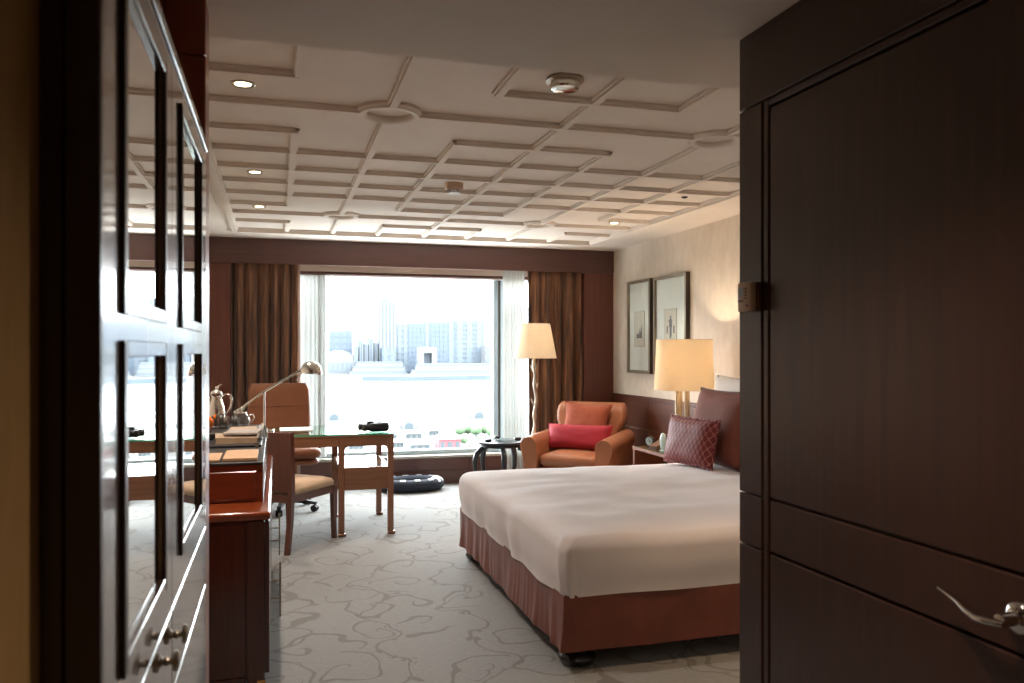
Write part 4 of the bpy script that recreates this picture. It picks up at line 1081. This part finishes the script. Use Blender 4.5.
building(424, 430, 322, Ds+60, 'ext_blue', 'slim deep blue block in the middle of the far skyline', 1, 0, 40, band_mat='ext_glass_tower')
building(430, 447, 322, Ds+60, 'ext_glass_tower', 'blue glass block behind the square white arch', 4, 10, 40)
building(447, 455, 321, Ds+60, 'ext_blue', 'slim deep blue block right of the middle skyline', 1, 0, 40, band_mat='ext_glass_tower')
building(455, 484, 320, Ds+60, 'ext_tower', 'widest pale blue block at the right of the skyline', 3, 11, 40, band_mat='ext_glass_tower')
building(485, 500, 346, Ds+20, 'ext_pale', 'low white block beside the window frame', 2, 3, 30, band_mat='ext_tower')
for k, (u, vt, ww) in enumerate(((354, 346, 4), (359, 341, 4.5), (364, 344, 4), (368.5, 339, 5), (374, 343, 4))):
    building(u, u+ww, vt, Ds+30+k*9, ('ext_pale', 'ext_tower')[k % 2], ('first', 'second', 'third', 'fourth', 'fifth')[k]+' from left of the small slim blocks left of the tallest tower', 2, 0, 20, 'slim_block', 'ext_glass_tower')
building(382, 396, 348, Ds+31, 'ext_blue', 'low blue block at the foot of the tallest tower', 2, 3, 25, 'low_block', 'ext_glass_tower')
# square arch
t = thing('arch_building', 'square white arch-shaped building on the far shore', 'building', tuple(P3(428, 360, Ds-20).xy)+(ZG+1.5,))
s = Ds/F_PX; h_ = P3(428, 347, Ds-20).z-ZG-1.5
for lo, hi in (((-9*s, 0), (-4*s, h_)), ((4*s, 0), (9*s, h_)), ((-4*s, h_-6*s), (4*s, h_))):
    G().box((lo[0], 0, lo[1]), (hi[0], 25, hi[1])).obj('wall', 'ext_pale', t)
G().box((-4*s, 15, 0), (4*s, 17, h_-6*s)).obj('glazing', 'ext_blue', t)
# domed hall
t = thing('domed_hall', 'rounded pale hall at the left of the far shore', 'building', (P3(341, 360, Ds-20).x, 1500., ZG+1.5))
h_ = P3(340, 350, Ds-20).z-ZG-1.5
L = [[(13*s*math.cos(a), y, h_*.55+h_*.45*math.sin(a)) for a in [PI*k/14 for k in range(15)]]+[(-13*s, y, 0), (13*s, y, 0)] for y in (0, 60)]
G().loft(L).obj('vault', 'ext_pale', t)
for k in range(5): G().box((-11*s+k*4.6*s, -1, h_*.12), (-8*s+k*4.6*s, -.05, h_*.5)).obj('window', 'ext_glass_tower', t)
# pier terminals
def terminal(u0, u1, vt, vb, label, n, tiers=3):
    Dd = gdist(vb); a, b2 = P3(u0, vb, Dd), P3(u1, vb, Dd); t = thing('pier_terminal', label, 'building', ((a.x+b2.x)/2, (a.y+b2.y)/2, ZG+.2))
    hw2 = (b2.x-a.x)/2; H = Dd*(vb-vt)/F_PX
    for k in range(tiers):
        G().box((-hw2*(1-.12*k), k*4, H*k/tiers), (hw2*(1-.05*k), 40, H*(k+.62)/tiers)).obj('storey', 'ext_pale', t)
        G().box((-hw2*(1-.12*k)*.98, k*4+2, H*(k+.62)/tiers), (hw2*(1-.05*k)*.98, 39, H*(k+1)/tiers)).obj('glazing', 'ext_tower', t)
    for k in range(n):
        x = -hw2*.95+1.9*hw2*(k+.5)/n; G().box((x-hw2*.4/n, -.8, H*.18/tiers), (x+hw2*.4/n, -.02, H*.5/tiers)).obj('opening', 'ext_glass_tower', t)
    G().box((-hw2*1.02, -6, -.1), (hw2*1.02, 42, .0)).obj('quay', 'ext_pier', t)
terminal(350, 408, 362, 376, 'tiered white ferry terminal standing over the water', 12)
terminal(412, 500, 364, 377, 'long low white terminal on the right of the harbour', 22, 2)
g = G(); Dd = gdist(381); A0, A1, A2 = P3(362, 381, Dd), P3(408, 381, Dd), P3(500, 379.6, gdist(379.6))
pts2 = [(A0.x, A0.y), (A0.x+22, A0.y-6), (A1.x, A1.y-8), (A2.x, A2.y-6), (A2.x, A2.y+10), (A1.x, A1.y+22), (A0.x+16, A0.y+22)]
g.prism([(x, y) for x, y in pts2], 'z', ZG+.1, ZG+7); item(g, 'sea_wall', 'ext_pier', 'long blue-grey sea wall ending in a blunt point', 'sea wall')
# near waterfront
def arch_hall(u, v, wpx, hpx, label):
    Dd = gdist(v); s = Dd/F_PX; p = P3(u, v, Dd); t = thing('arched_pavilion', label, 'pavilion', (p.x, p.y, ZG+.8)); hw2 = wpx*s/2; H = hpx*s
    L = [[(hw2*math.cos(a), y, H*.4+H*.6*math.sin(a)) for a in [PI*k/12 for k in range(13)]]+[(-hw2, y, 0), (hw2, y, 0)] for y in (0, 18)]
    G().loft(L).obj('vault', 'ext_roof', t)
    P = [(hw2*.6*math.cos(a), .02+H*.35+H*.38*math.sin(a)) for a in [PI*k/10 for k in range(11)]]+[(-hw2*.6, .02), (hw2*.6, .02)]
    G().prism(P, 'y', -.5, -.02).obj('fan_window', 'ext_dark', t)
    G().box((-hw2*1.6, 2, 0), (-hw2*1.02, 16, H*.42)).obj('wing', 'ext_roof', t); G().box((hw2*1.02, 2, 0), (hw2*1.6, 16, H*.42)).obj('wing', 'ext_roof', t)
arch_hall(334, 422, 13, 9, 'arched waterfront pavilion at the left of the view'); arch_hall(409, 431, 13, 10, 'arched waterfront pavilion right of the desk'); arch_hall(479, 420, 14, 9, 'arched waterfront pavilion beside the window frame')
def hut(u, v, wpx, hpx, mat, label, name='waterfront_hut'):
    Dd = gdist(v); s = Dd/F_PX; p = P3(u, v, Dd); t = thing(name, label, 'building', (p.x, p.y, ZG+.8)); hw2 = wpx*s/2; H = hpx*s
    G().box((-hw2, 0, 0), (hw2, 12, H*.75)).obj('wall', mat, t)
    G().prism([(-hw2*1.1, H*.75), (hw2*1.1, H*.75), (hw2*.5, H), (-hw2*.5, H)], 'y', -1, 13).obj('roof', 'ext_roof', t)
    for k in range(3): x = -hw2*.7+k*hw2*.7; G().box((x-hw2*.2, -.4, H*.1), (x+hw2*.2, -.02, H*.6)).obj('opening', 'ext_dark', t)
hut(450, 451, 22, 13, 'ext_red', 'red-walled pavilion on the waterfront', 'red_pavilion')
for k, (u, v, ww, hh) in enumerate(((365, 440, 14, 6), (392, 442, 10, 7), (414, 440, 16, 6), (434, 437, 10, 6), (420, 452, 20, 7), (398, 449, 11, 6), (356, 451, 14, 5), (480, 452, 12, 5))):
    hut(u, v, ww, hh, 'ext_roof', ('small grey hut behind the desk top', 'small grey hut left of the arched pavilion by the desk', 'low grey hut in front of the arched pavilion by the desk', 'small grey hut left of the trees', 'wide low grey hut above the sill left of the red pavilion', 'low grey hut above the sill beside the desk corner', 'small grey hut seen under the desk top', 'low grey hut right of the red pavilion')[k])
def tree(u, v, wpx, hpx, seed, label):
    Dd = gdist(v); s = Dd/F_PX; p = P3(u, v, Dd); t = thing('waterfront_tree', label, 'tree', (p.x, p.y, ZG+.8), group='trees on the waterfront'); R_ = wpx*s/2; H = hpx*s
    g = G(); loops = []
    for i in range(9):
        th_ = PI*(i+.02)/8.04-PI/2
        loops.append([((R_*math.cos(th_)*math.cos(2*PI*j/14))*(1+.35*noise.noise((i*.8, j*.9, seed))), (R_*math.cos(th_)*math.sin(2*PI*j/14))*(1+.35*noise.noise((i*.8, j*.9, seed+3))), H*.58+H*.42*math.sin(th_)*(1+.25*noise.noise((i, j, seed)))) for j in range(14)])
    g.loft(loops); g.obj('crown', 'ext_tree', t); G().tube([(0, 0, 0), (0, 0, H*.4)], R_*.08, 8).obj('trunk', 'ext_dark', t)
for k, (u, v, ww, hh) in enumerate(((460, 438, 11, 11), (468, 437, 12, 12), (476, 438, 12, 11), (485, 437, 13, 12), (492, 440, 11, 12), (464, 446, 10, 8), (482, 446, 11, 9), (344, 447, 10, 8), (373, 446, 9, 7))):
    tree(u, v, ww, hh, k*3.3, 'green round tree on the waterfront '+('at the left end of the tree row', 'second from the left of the tree row', 'in the middle of the tree row', 'fourth from the left of the tree row', 'against the window frame', 'in front, right of the red pavilion', 'in front, near the side table', 'seen under the desk, left', 'seen under the desk, right')[k])
